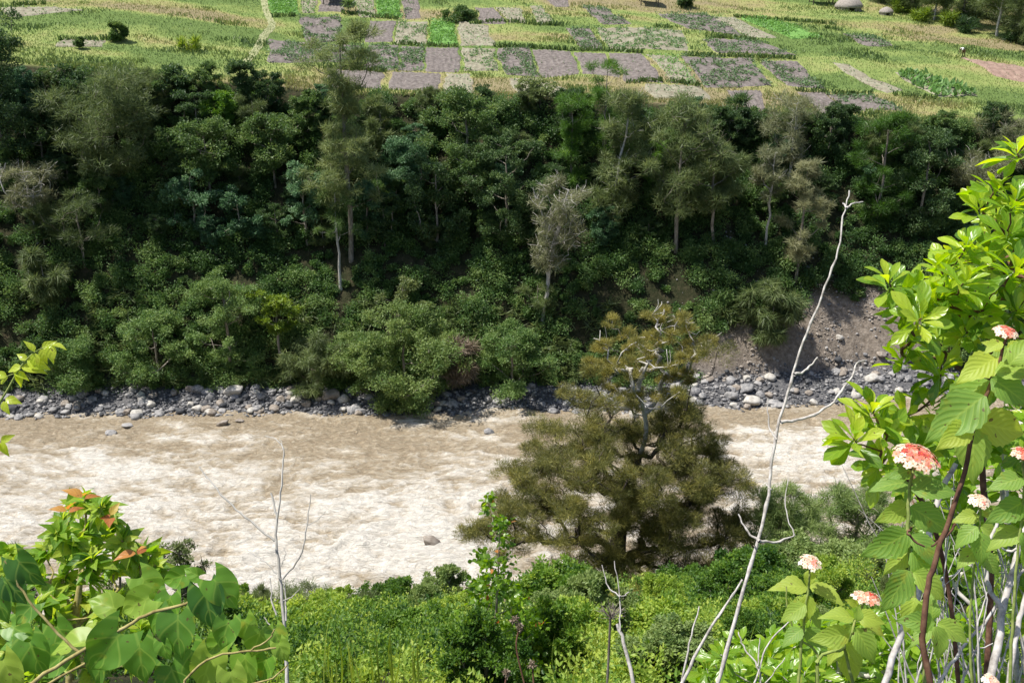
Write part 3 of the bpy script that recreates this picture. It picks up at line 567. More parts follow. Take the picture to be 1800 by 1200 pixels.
F(300, 190, 118, 50, 'dark green shrub with bright grassy tips on the left rim', 'round', .1, leaf='dark', tpl=T_DIA, size=.35, n=24, per=200, tint=.6)
F(130, 230, 120, 60, 'dark thicket tree behind the broad feathery one', 'round', .1, **BL | dict(leaf='dark'), n=36, tint=.45)
F(80, 300, 190, 60, 'shadowy tree between the left edge tree and the broad feathery one', 'round', .1, **BL | dict(leaf='dark'), n=32, tint=.35)
F(560, 250, 165, 44, 'bushy green tree tucked left of the tallest trunk on the rim', 'round', .1, **BL | dict(leaf='mid'), n=28, tint=.45)
F(240, 230, 152, 52, 'dull green bush above the broad feathery crown', 'round', .1, **BL | dict(leaf='cas'), n=28, tint=.5)
F(495, 650, 506, 54, 'yellow green umbrella shaped tree standing low above the stones', 'umbrella', .5, leaf='lime', tpl=T_DIA, size=.24, per=260, n=22, tint=.35, bark='bark', flat=.4)
F(712, 700, 545, 100, 'big rounded bright green bush bulging over the shore', 'round', -.05, cat='bush', name='bush', leaf='mid', tpl=T_DIA, size=.2, per=720, n=80, tint=.75, rc=.3)
F(560, 690, 590, 60, 'drooping green and straw coloured bush right below the yellow green tree', 'round', 0, cat='bush', name='bush', leaf='cas', tpl=T_NEED, size=.6, per=420, n=30, tint=.5, up=-.4)
F(408, 660, 480, 70, 'grey green mound of scrub left of the yellow green tree', 'round', 0, cat='bush', name='bush', leaf='under', tpl=T_DIA, size=.18, per=480, n=50, tint=.72)
F(280, 660, 560, 76, 'leafy mound with a few pale twigs above the left stones', 'round', 0, cat='bush', name='bush', leaf='under', tpl=T_DIA, size=.19, per=480, n=46, tint=.66)
F(900, 690, 570, 70, 'green mound right of the dead brown twigs', 'round', 0, cat='bush', name='bush', leaf='under', tpl=T_DIA, size=.19, per=480, n=44, tint=.62)
F(140, 680, 600, 70, 'dull green mound at the left end of the stone strip', 'round', 0, cat='bush', name='bush', leaf='under', tpl=T_DIA, size=.19, per=450, n=40, tint=.55)
F(85, 530, 440, 48, 'brownish weeping bush in the shade at the left', 'round', .1, cat='bush', name='bush', leaf='cas', tpl=T_NEED, size=.8, per=420, n=20, tint=.45, up=-.6)
F(1352, 610, 495, 52, 'dry weeping bush hanging over the bare eroded bank', 'round', .1, cat='bush', name='bush', leaf='cas', tpl=T_NEED, size=.8, per=420, n=26, tint=.45, up=-.7)
F(810, 680, 598, 26, 'dead pinkish brown tangle of twigs beside the rounded bright bush', 'round', 0, cat='bush', name='dead_bush', leaf='dry', tpl=T_NEED, size=.8, per=200, n=24, tint=.6, tip=.02, rc=.5)
F(710, 560, 488, 44, 'pale twiggy scrub above the rounded bright bush', 'round', 0, cat='bush', name='bush', leaf='cas', tpl=T_DIA, size=.22, per=200, n=20, tint=.7)
F(945, 560, 485, 30, 'small olive bush at the foot of the pale half bare tree', 'round', .1, cat='bush', name='bush', leaf='cas', tpl=T_NEED, size=.5, per=240, n=16, tint=.5)
# unnamed members of the packed forest: meshes shared by copies
protos = []
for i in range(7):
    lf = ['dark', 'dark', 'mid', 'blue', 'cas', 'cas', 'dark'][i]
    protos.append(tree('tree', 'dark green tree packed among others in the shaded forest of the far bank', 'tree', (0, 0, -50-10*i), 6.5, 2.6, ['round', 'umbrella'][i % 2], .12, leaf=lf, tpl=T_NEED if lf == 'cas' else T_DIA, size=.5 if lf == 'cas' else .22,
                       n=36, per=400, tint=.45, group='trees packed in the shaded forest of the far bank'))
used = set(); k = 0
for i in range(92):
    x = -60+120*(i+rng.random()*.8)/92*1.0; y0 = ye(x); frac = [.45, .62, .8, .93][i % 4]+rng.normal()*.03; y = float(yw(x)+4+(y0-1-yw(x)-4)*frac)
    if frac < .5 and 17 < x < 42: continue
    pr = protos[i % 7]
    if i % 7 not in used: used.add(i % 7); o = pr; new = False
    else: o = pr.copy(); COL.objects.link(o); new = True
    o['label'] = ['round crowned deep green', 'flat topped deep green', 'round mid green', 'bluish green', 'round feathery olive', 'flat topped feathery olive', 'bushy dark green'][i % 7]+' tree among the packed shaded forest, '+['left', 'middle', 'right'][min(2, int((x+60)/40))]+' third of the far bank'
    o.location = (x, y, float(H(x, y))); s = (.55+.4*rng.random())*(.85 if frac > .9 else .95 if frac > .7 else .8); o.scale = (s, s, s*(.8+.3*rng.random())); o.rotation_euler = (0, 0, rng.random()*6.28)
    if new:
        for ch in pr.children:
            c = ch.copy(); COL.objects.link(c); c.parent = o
# terrace shrubs
F(207, 74, 40, 15, 'dark round shrub alone in the yellow grass on the left', 'round', .1, cat='shrub', name='shrub', **BL | dict(leaf='mid'), n=14, rc=.5)
F(333, 90, 68, 15, 'pale tufted clump of tall grass in the yellow meadow', 'round', 0, cat='grass clump', name='grass_clump', leaf='lime', tpl=T_BLADE, size=.8, per=60, n=8, tint=.5, up=1, rc=.5)
F(140, 86, 73, 7, 'tiny dark bush beside the pale garden patch on the left', 'round', .1, cat='shrub', name='shrub', **BL | dict(leaf='dark'), n=8, rc=.6)
F(1205, 14, -4, 16, 'dark dense shrub at the top of the gardens right of centre', 'round', .0, cat='shrub', name='shrub', **BL | dict(leaf='dark'), n=14, rc=.5)
F(812, 36, 16, 28, 'low dark green heap of bushes left of a soil bed', 'round', .0, cat='shrub', name='shrub', **BL | dict(leaf='mid'), n=14, rc=.4, tint=.3)
F(613, 25, 4, 12, 'little palm like plant at the top of the gardens', 'umbrella', .6, cat='plant', name='plant', leaf='mid', tpl=T_BLADE, size=1.1, per=30, n=4, tint=.5)
for i, (px, by, ty, hw) in enumerate(((1600, 20, -60, 40), (1642, 36, -90, 42), (1690, 44, -80, 40), (1752, 64, -120, 50), (1800, 78, -90, 46), (1850, 90, -100, 60), (1720, 30, -130, 60), (1560, 4, -60, 36), (1790, 50, -150, 60))):
    F(px, by, ty, hw, ['leftmost olive', 'second olive', 'third olive', 'straight pale trunked olive', 'olive tree at the corner, pale trunkless', 'outermost right olive', 'back row olive', 'small olive', 'back row corner olive'][i].replace('olive tree at the corner, pale trunkless', 'low corner olive')+' tree of the row above the right side of the gardens', 'round', .0 if i not in (1, 3) else .25, group='trees in the row above the gardens', **NE | dict(size=.6), n=60, per=330, bark='palebark' if i in (1, 3) else 'bark', tint=.42)
for i, (px, by, ty, hw) in enumerate(((1575, 22, 2, 14), (1620, 38, 16, 14), (1665, 46, 24, 16), (1700, 58, 36, 16), (1780, 74, 55, 16))):
    F(px, by, ty, hw, ['yellow green reed clump beside the small hut', 'yellow green reed clump below the first trunk', 'broad yellow reed clump between the two grey trunks', 'bushy dark shrub left of the second grey trunk', 'leafy dark shrub at the top right edge'][i], 'round', 0,
      cat='shrub', name='shrub', leaf=['lime', 'lime', 'lime', 'dark', 'dark'][i], tpl=T_BLADE, size=.9, per=90, n=12, tint=.25, up=.5, rc=.5)
# ------------------------------------------------------------------ huts, shelter and gardener
def hut(px, py, wpx, label, rot=0, dark=False):
    p = hit(px, py); D = (p-[0, 0, CAMZ])@ray(900, 600); r = wpx/2/FPX*D
    t = thing('thatched_hut', label, 'hut', p)
    prof = [(1.0, .55), (1.05, .62), (.98, .85), (.82, 1.12), (.6, 1.34), (.34, 1.5), (.12, 1.57), (.02, 1.62)]; n = 28; V = []; F_ = []
    for a_, z in prof:
        for i in range(n): q = a_*(1+.03*math.sin(i*7.3)); V.append((r*q*math.cos(i*2*math.pi/n), r*q*math.sin(i*2*math.pi/n), r*(z-.5)*.8+.22))
    for j in range(len(prof)-1):
        for i in range(n): F_.append([j*n+i, j*n+(i+1) % n, (j+1)*n+(i+1) % n, (j+1)*n+i])
    g = Geo(); g.add(V, F_); g.build('roof', M['thatch'], t, smooth=True)
    g = Geo(); n = 26
    for i in range(n):
        if i in (19, 20): continue
        a = i*2*math.pi/n+rot; w = r*.88*math.pi/n*1.02; c = np.array([r*.88*math.cos(a), r*.88*math.sin(a)]); tg = np.array([-math.sin(a), math.cos(a)])
        tube(g, [[*(c), -.3], [*(c+tg*.01), .25+r*.06]], w, 5)
    g.build('wall', M['bark'], t); 
hut(1491, 17, 46, 'round hut with a pale grey thatched dome at the top of the gardens')
hut(1557, 26, 24, 'smaller dark thatched hut right of the pale dome')
def shelter(px, py, w, label):
    p = hit(px, py); t = thing('shelter', label, 'shelter', p); g = Geo()
    for sx in (-1, 1):
        for sy in (-1, 1): 
            g = Geo(); tube(g, [[sx*w*.42, sy*1.1, -.3], [sx*w*.42, sy*1.1, 1.7]], .08, 6); g.build('post', M['darkbark'], t)
    g = Geo(); V = []; 
    for x in np.linspace(-w/2, w/2, 12):
        for yy, z in ((-1.6, 1.5), (0, 2.3), (1.6, 1.5), (0, 2.1)): V.append((x, yy, z+.05*math.sin(x*9)))
    g.add(V, [[4*i+j, 4*i+(j+1) % 4, 4*i+4+(j+1) % 4, 4*i+4+j] for i in range(11) for j in range(4)]); g.build('roof', M['thatch'], t)
shelter(1443, 8, 3.6, 'low open thatched shelter left of the pale dome hut')
shelter(590, 6, 3.4, 'dark low shelter at the very top left of the soil bed')
shelter(1140, 8, 3.0, 'dark little shelter on the grass at the top right of centre')
skin, _n, b = mat('skin'); b.inputs['Base Color'].default_value = (.10, .05, .03, 1); b.inputs['Roughness'].default_value = .6
clothw = noisemat('white_cloth', [(.62, .62, .6), (.75, .75, .74), (.82, .82, .8)], 9, bump=.3, bd=.02); clothb = noisemat('brown_cloth', [(.10, .06, .03), (.16, .10, .05), (.2, .13, .07)], 9, bump=.3, bd=.02)
def skin_mesh(name, pts, edges, rad, material, parent):
    me = bpy.data.meshes.new(name); me.from_pydata([tuple(p) for p in pts], edges, []); o = bpy.data.objects.new(name, me); COL.objects.link(o)
    if parent: o.parent = parent
    m = o.modifiers.new('skin', 'SKIN')
    for i, r in enumerate(rad): me.skin_vertices[0].data[i].radius = (r, r)
    me.skin_vertices[0].data[0].use_root = True
    m.use_smooth_shade = True; s = o.modifiers.new('sub', 'SUBSURF'); s.levels = 2; s.render_levels = 2; me.materials.append(material); return o
def gardener():
    p = hit(1691, 101); t = thing('person', 'person in a white top bending down to work beside the brown soil bed', 'person', p); t.rotation_euler = (0, 0, R(20))
    # pelvis at root; bending forward towards -x
    pts = [(.22, 0, .82), (.08, 0, .98), (-.12, 0, 1.08), (-.3, 0, 1.06), (-.4, 0, 1.02), (-.5, 0, .98), (-.58, 0, .93),
           (-.26, .17, 1.04), (-.34, .2, .78), (-.42, .16, .52), (-.26, -.17, 1.04), (-.34, -.2, .78), (-.46, -.14, .5),
           (.2, .1, .78), (.08, .12, .44), (.12, .12, .08), (0, .13, .04), (.2, -.1, .78), (.2, -.12, .42), (.3, -.12, .08), (.18, -.13, .04), (-.47, .14, .43), (-.5, -.12, .42)]
    E = [(0, 1), (1, 2), (2, 3), (3, 4), (4, 5), (5, 6), (3, 7), (7, 8), (8, 9), (3, 10), (10, 11), (11, 12), (0, 13), (13, 14), (14, 15), (15, 16), (0, 17), (17, 18), (18, 19), (19, 20), (9, 21), (12, 22)]
    rd = [.14, .13, .14, .13, .06, .10, .08, .06, .045, .03, .06, .045, .03, .1, .065, .045, .035, .1, .065, .045, .035, .03, .03]
    skin_mesh('body', pts, E, rd, skin, t)
    skin_mesh('shirt', [pts[i] for i in (1, 2, 3, 7, 10)]+[(-.31, .19, .86), (-.31, -.19, .86)], [(0, 1), (1, 2), (2, 3), (2, 4), (3, 5), (4, 6)], [.17, .175, .165, .085, .085, .075, .075], clothw, t)
    skin_mesh('trousers', [pts[i] for i in (0, 13, 14, 17, 18)]+[(.16, 0, .88)], [(0, 1), (1, 2), (0, 3), (3, 4), (0, 5)], [.165, .12, .09, .12, .09, .16], clothb, t)
    skin_mesh('hair', [(-.5, 0, 1.03), (-.56, 0, 1.0)], [(0, 1)], [.1, .085], M['darkbark'], t)
gardener()

# ------------------------------------------------------------------ near bank
def near_scrub():
    g = Geo(); n = 1500; y = 7+43*rng.random(n)**.8; x = (rng.random(n)*2-1)*(.62*y+3); ok = y < yn(x)-1.0; x = x[ok]; y = y[ok]; n = len(x); z = H(x, y)
    r = (.4+1.0*rng.random(n)**2)*np.interp(y, [7, 25, 50], [.5, .9, 1.2]); tb = np.clip(.48+(fbm(x*.2, y*.2, 3, 71)-.5)*1.5+rng.normal(size=n)*.14, .05, .97)
    for k in range(n):
        foliage(g, [[x[k], y[k], z[k]+.35*r[k]]], r[k:k+1], int(420+420*r[k]), T_DIA, .058+.0019*y[k], tb[k], .35, .85, .35, .8, 7, .6, .5)
    tag(g.build('near_undergrowth', M['nearbush']), 'bright green leafy scrub covering the closer bank below the viewpoint', 'scrub', kind='stuff')
near_scrub()
def near_tree(px, D, ty, hw, label, kind='round', h0=.1, name='bush', cat='bush', **k):
    r = ray(px, 1090); x = r[0]*D/r[1]; z = float(H(x, D)); rt = ray(px, ty); top = CAMZ+rt[2]*D/rt[1]; Rr = hw/FPX*(D/.83)
    return tree(name, label, cat, (x, D, z), max(top-z, .8), Rr, kind, h0, **k)
NB = dict(tpl=T_DIA, flat=.8, leaf='nearbush', bark='bark')
N_ = near_tree
NBP = []
for i in range(5):
    NBP.append(tree('bush', 'small leafy bush among the many on the closer bank below the viewpoint', 'bush', (0, 0, -150-10*i), 2.2, 1.15, ['round', 'column', 'round', 'umbrella', 'round'][i], 0, leaf=['nearbush', 'cas', 'nearbush', 'nearbush', 'mid'][i], tpl=T_NEED if i == 1 else T_DIA,
        size=[.10, .22, .09, .11, .10][i], n=44, per=520, tint=[.2, .6, .75, .45, .9][i], rc=.32, up=.8 if i == 1 else .3, group='small bushes on the closer bank', tvar=.35))
for i in range(64):
    y = 9+36*((i*.618) % 1)**.8; x = (rng.random()*2-1)*.56*y; 
    if y > yn(x)-2: continue
    pr = NBP[i % 5]; new = i >= 5; o = pr.copy() if new else pr
    if new: COL.objects.link(o)
    o['label'] = ['round fresh green', 'upright feathery olive', 'yellowish leafy', 'spreading green', 'pale green'][i % 5]+' bush on the '+('upper, nearest' if y < 20 else 'middle' if y < 32 else 'lowest')+' part of the closer bank, '+('left' if x < -4 else 'centre' if x < 5 else 'right')
    s_ = (.5+.65*rng.random())*float(np.interp(y, [8, 25, 45], [.42, .85, 1.15])); o.location = (x, y, float(H(x, y))); o.scale = (s_, s_, s_*(.8+.5*rng.random())); o.rotation_euler = (0, 0, rng.random()*6.28)
    if new:
        for ch in pr.children: c = ch.copy(); COL.objects.link(c); c.parent = o
N_(985, 31, 1012, 86, 'rounded bright green bush left of the foot of the tall near tree', **NB, n=70, per=420, size=.15, tint=.42, rc=.28)
N_(1215, 38, 1020, 70, 'glossy green bush right of the foot of the tall near tree', **NB, n=50, per=380, size=.16, tint=.3, rc=.28)
N_(1350, 46, 860, 92, 'light green feathery young tree right of the tall near tree', 'open', .15, 'tree', 'tree', leaf='mid', tpl=T_NEED, size=.34, n=80, per=360, tint=.95, rc=.26)
N_(1480, 48, 866, 96, 'airy grey green tree on the right with river showing through it', 'open', .25, 'tree', 'tree', leaf='mid', tpl=T_NEED, size=.34, n=66, per=300, tint=.8, rc=.22, bare=.2)
N_(1415, 40, 960, 80, 'mid green bush under the airy grey green tree', leaf='mid', tpl=T_DIA, size=.17, n=64, per=360, tint=.85, rc=.26)
N_(1300, 34, 985, 80, 'darker green bush below the light feathery young tree', **NB, n=60, per=380, size=.15, tint=.25, rc=.26)
N_(1500, 36, 985, 90, 'soft green bush low on the right behind the flowers', leaf='mid', tpl=T_DIA, size=.16, n=64, per=360, tint=.95, rc=.26)
N_(1600, 40, 930, 80, 'green bush behind the flowering stems on the right', leaf='mid', tpl=T_DIA, size=.17, n=60, per=320, tint=.8, rc=.26)
N_(332, 42, 958, 50, 'fine twigged grey green bush standing against the white rapids', 'umbrella', .3, leaf='cas', tpl=T_DIA, size=.14, n=40, per=170, tint=.55, rc=.28, bare=.5)
N_(225, 42, 985, 60, 'grey green bush behind the red tipped shrub', 'round', .2, leaf='cas', tpl=T_DIA, size=.14, n=40, per=220, tint=.5)
N_(40, 40, 948, 40, 'small feathery dark green tree top at the left edge of the rapids', 'cone', .1, leaf='cas', tpl=T_NEED, size=.35, n=30, per=240, tint=.5)
N_(520, 43, 1048, 74, 'olive bush at the foot of the dead twigs', leaf='cas', tpl=T_NEED, size=.32, n=40, per=320, tint=.55, rc=.3)
N_(660, 42, 1062, 66, 'feathery olive bush with upright shoots at the water edge', 'column', .0, leaf='cas', tpl=T_NEED, size=.34, n=44, per=320, tint=.5, rc=.34, up=.8)
N_(745, 41, 1075, 50, 'smaller feathery olive bush right of the upright one', leaf='cas', tpl=T_NEED, size=.34, n=30, per=320, tint=.45, rc=.34, up=.8)
N_(810, 38, 1058, 40, 'olive bush just left of the round leaved sapling', leaf='cas', tpl=T_NEED, size=.32, n=26, per=300, tint=.6, rc=.34, up=.6)
N_(1110, 33, 1095, 56, 'olive green juniper like bush in front of the dark trunk foot', leaf='cas_gold', tpl=T_NEED, size=.3, n=36, per=340, tint=.75, rc=.32, up=.5)
N_(560, 24, 1108, 110, 'pale yellow green leafy bush at the bottom left of the picture', **NB, n=70, per=380, size=.12, tint=.8, rc=.26)
N_(420, 26, 1090, 80, 'leafy bush behind the heart shaped leaves', **NB, n=50, per=360, size=.12, tint=.65, rc=.28)
N_(720, 22, 1135, 90, 'dense blue green bush at the bottom left of the round leaved sapling', **NB, n=60, per=380, size=.11, tint=.35, rc=.26)
N_(1180, 20, 1120, 110, 'sunny green bush at the bottom right of the white broken stick', **NB, n=70, per=380, size=.11, tint=.7, rc=.25)
N_(1010, 17, 1120, 80, 'yellowish green low bush at the bottom right of the round leaved sapling', **NB, n=60, per=360, size=.10, tint=.85, rc=.26)
N_(1360, 16, 1085, 90, 'dense small leaved green bush behind the grey sticks', **NB, n=60, per=380, size=.09, tint=.35, rc=.26)
# the tall near tree
def sample_poly(poly, n, mind):
    q = np.array(poly, float); lo, hi = q.min(0), q.max(0); out = []; tries = 0
    while len(out) < n and tries < 60000:
        tries += 1; p = lo+(hi-lo)*rng.random(2)
        if not inpoly(p[0], p[1], poly): continue
        if out and mind and np.min(np.linalg.norm(np.array(out)-p, axis=1)) < mind: continue
        out.append(p)
    return np.array(out)
def plane(px, py, D): r = ray(px, py); return np.array([r[0]*D/r[1], D, CAMZ+r[2]*D/r[1]])
def hero():
    D = 46.0; b = plane(1078, 1062, D); b[2] = float(H(b[0], D)); t = thing('tall_tree', 'tall gnarled golden olive tree with silvery upper limbs, standing before the river', 'tree', b)
    trunk = [b-[0, 0, .5]]+[plane(x, y, D) for x, y in ((1082, 1020), (1086, 960), (1096, 890), (1118, 820), (1136, 760), (1130, 715), (1122, 680), (1138, 640))]
    trunk = smooth_path(trunk, 3)
    lowp = [(845, 905), (872, 860), (930, 805), (985, 752), (1045, 732), (1100, 752), (1150, 752), (1205, 722), (1262, 780), (1305, 820), (1300, 885), (1275, 950), (1225, 985), (1150, 985), (1070, 985), (1000, 975), (930, 950), (838, 945)]
    upp = [(1030, 640), (1052, 585), (1110, 572), (1150, 560), (1200, 562), (1252, 595), (1240, 622), (1215, 650), (1228, 690), (1200, 725), (1150, 700), (1095, 712), (1062, 700), (1070, 695)]
    C, U = [], []
    for p in sample_poly(lowp, 250, 12.5): 
        w = 4.6*math.sqrt(max(.08, 1-((p[0]-1075)/245)**2)); c = plane(p[0], p[1], D); c[1] += (rng.random()*2-1)*w; c[2] -= 0; C.append(c)
    for p in sample_poly(upp, 56, 14):
        w = 2.4*math.sqrt(max(.1, 1-((p[0]-1145)/110)**2)); c = plane(p[0], p[1], D); c[1] += (rng.random()*2-1)*w; U.append(c)
    for p in ((1195, 760), (1230, 740), (1170, 745), (1205, 715), (1035, 640), (1250, 600), (820, 935)): c = plane(*p, D); c[1] += rng.normal(); C.append(c)
    C = np.array(C); U = np.array(U)
    g = Geo(); grow(g, trunk[:14], C, .52, .030, .2, 7, rise=.1); g.build('trunk', M['darkbark'], t, smooth=True)
    g = Geo(); A = grow(g, trunk[12:], U, .12, .03, .35, 7, rise=.2)
    for c in U[rng.random(len(U)) < .4]:
        for _ in range(3): e = c+rdir(1)[0]*.7+[0, 0, .25]; tube(g, smooth_path([c, (c+e)/2+rng.normal(size=3)*.15, e], 3), np.linspace(.03, .012, 7), 4)
    g.build('branch', M['palebark'], t, smooth=True)
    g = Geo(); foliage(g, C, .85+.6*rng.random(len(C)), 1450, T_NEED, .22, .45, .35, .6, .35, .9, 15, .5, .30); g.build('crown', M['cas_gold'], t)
    g = Geo(); foliage(g, U, .42+.32*rng.random(len(U)), 880, T_NEED, .20, .74, .35, .6, .45, .9, 9, .5, .36); g.build('crown', M['cas_gold'], t)  # upper crown tinted lighter gold: sunlight on the treetop put into the leaf colour
    for o in t.children: o.location = (-b[0], -b[1], -b[2])
hero()
# ------------------------------------------------------------------ foreground plants
CR = np.array([1., 0, 0]); CU = np.array([0, math.sin(R(PITCH)), math.cos(R(PITCH))]); CB = np.array([0, -math.cos(R(PITCH)), math.sin(R(PITCH))])
def Q(seq): return [P(*p) for p in seq]
T_LAN = leaf_tpl(LANCE, 2, 7, .35, .3); T_OB = leaf_tpl(OBOV, 2, 7, .3, .25); T_OV = leaf_tpl([(v, w*1.15) for v, w in OVATE], 3, 16, .22, .38, 0, .03, .10); T_HE = leaf_tpl(HEART, 4, 12, .28, .3, .34, .03)
T_OVS = leaf_tpl(OVATE, 2, 6, .3, .35); T_RND = leaf_tpl([(0, .05), (.15, .28), (.4, .4), (.7, .36), (.9, .2), (1, .04)], 2, 5, .2, .2)
M['glossy'] = leafmat('glossy_leaf', (.06, .15, .012), (.20, .36, .03), (.48, .58, .06), .5, .3, .12, spec=.6, nvein=22, tcol=1.9)
M['lantana'] = leafmat('wrinkled_leaf', (.09, .21, .04), (.22, .38, .07), (.48, .56, .08), .5, .5, .18, nvein=46, tcol=1.8)
M['heart'] = leafmat('heart_leaf', (.03, .11, .022), (.15, .32, .04), (.42, .52, .08), .42, .42, .16, spec=.4, nvein=16, tcol=1.8)
M['redshrub'] = leafmat('shrub_leaf', (.05, .14, .02), (.18, .34, .035), (.46, .54, .07), .5, .38, .12, tcol=1.8)
M['red'] = leafmat('young_red_leaf', (.42, .14, .05), (.60, .28, .08), (.60, .48, .10), .45, .4, .1)
M['stemred'] = noisemat('reddish_stem', [(.06, .03, .02), (.13, .065, .04), (.2, .12, .07)], 60, bd=.001)
M['stemgreen'] = noisemat('green_stem', [(.12, .16, .04), (.22, .28, .07), (.32, .34, .12)], 60, bd=.001)
M['stemtan'] = noisemat('tan_vine_stem', [(.18, .14, .05), (.34, .29, .11), (.46, .4, .18)], 60, bd=.001)
def petal_mat(name, a, c, d, tr=.25): return leafmat(name, a, c, d, tr, .5)
M['petal'] = petal_mat('petal', (.55, .07, .06), (.80, .32, .22), (.82, .74, .60)); M['petalpale'] = petal_mat('pale_petal', (.78, .30, .24), (.84, .66, .50), (.86, .80, .66)); M['petalheart'] = petal_mat('petal_throat', (.6, .1, .04), (.75, .3, .04), (.8, .5, .05))
def hleaf(g, tpl, px, py, ang, ln, d, tint=.5, face=.6, tilt=0, jit=.12):
    a = R(ang); dr = math.cos(a)*CR+math.sin(a)*CU+CB*tilt+rng.normal(size=3)*jit; nr = face*CB+(1-face)*np.array([0, 0, 1.])+rng.normal(size=3)*jit*2
    scatter(g, tpl, [P(px, py, d)], nrm(dr[None]), nrm(nr[None]), ln/FPX*d, [tint])
def root_thing(name, label, cat, px, d, group=None):
    p = P(px, 1200, d); b = np.array([p[0], p[1], float(H(p[0], p[1]))]); t = thing(name, label, cat, b, group); return t, b
def fin(t): 
    for o in t.children: o.location = tuple(-t.location)
def stem_to_ground(seq, d=None):
    p = [np.asarray(q, float) for q in seq]; e = p[-1]; dirn = e-p[-2]; q = e+dirn/np.linalg.norm(dirn)*.3; q2 = np.array([q[0], q[1]+.05, min(q[2]-.1, float(H(q[0], q[1]))-.1)]); return p+[q, q2]
def rosette(g, c, axis, tpl, n, size, tint, open_=1.0, tv=.12, droop=0):
    axis = axis/np.linalg.norm(axis); a0 = rng.random()*6.28; side = nrm(np.cross(axis, [.3, .9, .1])); s2 = np.cross(axis, side)
    i = np.arange(n); a = a0+i*2.4; el = np.interp(i/n, [0, 1], [.15, 1.3])*1.0/open_
    rad = np.cos(a)[:, None]*side+np.sin(a)[:, None]*s2
    d = rad*np.cos(el)[:, None]+axis*np.sin(el)[:, None]+rng.normal(size=(n, 3))*.13-np.array([0, 0, droop]); nor = axis*np.cos(el)[:, None]-rad*np.sin(el)[:, None]+rng.normal(size=(n, 3))*.15
    pos = c-axis*size*.45*(1-i/n)[:, None]; sz = size*np.interp(i/n, [0, .3, 1], [.95, 1.05, .5])*(.85+.3*rng.random(n))
    scatter(g, tpl, pos+rad*.004, d, nor, sz, np.clip(tint+.35*(i/n)-.12+rng.normal(size=n)*tv, 0, 1))
def bush_fg(name, label, cat, trunks, C, mats, tpl, size, nleaf, tint, r_base, r_tip, low=.3, barkm='stemred', tv=.12, droop=0, n2=5, group=None):
    tr = [P(*p) for p in trunks]; full = stem_to_ground(tr[::-1])[::-1]; b = full[0]; b = np.array([b[0], b[1], float(H(b[0], b[1]))]); t = thing(name, label, cat, b, group)
    g = Geo(); A = grow(g, np.array(smooth_path(full, 3)), C, r_base, r_tip, .1, 6, rise=.25); g.build('stem', M[barkm], t, smooth=True)
    g = Geo()
    for c in C:
        c = np.asarray(c); k = A[np.argsort(np.linalg.norm(A-c, axis=1))[1]]; ax = nrm(c-k)*.5+np.array([0, -.12, .75])+rng.normal(size=3)*.25
        rosette(g, c, ax, tpl, nleaf+int(rng.integers(-2, 3)), size, tint+rng.normal()*.08, 1, tv, droop)
        if n2:
            m = n2; q = rng.random((m, 1)); p = c+(k-c)*q; o = rdir(m); scatter(g, tpl, p, nrm(o+[0, 0, .25]), nrm(rng.normal(size=(m, 3))*.5+[0, -.2, 1]), size*(.7+.4*rng.random(m)), np.clip(tint-.1+rng.normal(size=m)*tv, 0, 1))
    g.build('leaves', M[mats], t, smooth=True); fin(t); return t, A
def pts(poly, n, mind, d0, d1): return [P(p[0], p[1], d0+(d1-d0)*rng.random()) for p in sample_poly(poly, n, mind)]
upC = Q([(1786, 262, 2.3), (1752, 330, 2.4), (1788, 350, 2.2), (1722, 368, 2.4), (1776, 410, 2.3), (1700, 430, 2.3), (1745, 455, 2.4), (1655, 470, 2.4), (1600, 505, 2.3), (1562, 492, 2.2), (1700, 490, 2.2), (1790, 470, 2.2), (1640, 520, 2.3), (1600, 545, 2.2), (1670, 548, 2.4),
         (1740, 525, 2.5), (1790, 545, 2.4), (1606, 590, 2.3), (1650, 600, 2.5), (1700, 585, 2.3), (1590, 625, 2.4), (1620, 560, 2.1)])+pts([(1690, 420), (1800, 330), (1990, 250), (1990, 620), (1760, 600), (1640, 570), (1600, 520)], 34, 20, 2.2, 3.0)
bush_fg('glossy_shrub', 'tall shrub with glossy yellow green leaves in whorls at the right edge', 'shrub', [(1730, 1260, 2.5), (1742, 1000, 2.5), (1725, 800, 2.45), (1745, 620, 2.45), (1790, 420, 2.4)], upC, 'glossy', T_OB, .076, 14, .6, .008, .0020, barkm='stemred', tv=.2)
loC = Q([(1535, 718, 2.2), (1500, 770, 2.15), (1560, 765, 2.2), (1590, 730, 2.4), (1545, 815, 2.2), (1610, 790, 2.4), (1655, 640, 2.3), (1690, 680, 2.5), (1640, 700, 2.4), (1600, 850, 2.6)])
bush_fg('glossy_shrub', 'low whorled yellow green shrub over the river, left of the widest coral flower head', 'shrub', [(1690, 1260, 2.5), (1670, 1050, 2.5), (1640, 920, 2.4), (1600, 850, 2.3), (1560, 800, 2.25)], loC, 'glossy', T_OB, .078, 12, .55, .006, .0018, barkm='stemred', tv=.2)
tanC = pts([(1600, 860), (1640, 740), (1700, 700), (1860, 640), (1990, 700), (1990, 1260), (1640, 1260), (1660, 1000)], 110, 17, 2.7, 3.7)
bush_fg('leafy_shrub', 'small leaved green shrub filling the lower right corner behind the pale sticks', 'shrub', [(1790, 1300, 3.1), (1780, 1000, 3.1), (1760, 850, 3.1), (1770, 730, 3.0)], tanC, 'glossy', T_OB, .075, 10, .45, .008, .0018, barkm='deadwood', n2=8)
lowC = pts([(1290, 1130), (1400, 1100), (1560, 1080), (1660, 1090), (1680, 1290), (1240, 1290), (1220, 1190)], 120, 13, 3.4, 4.6)
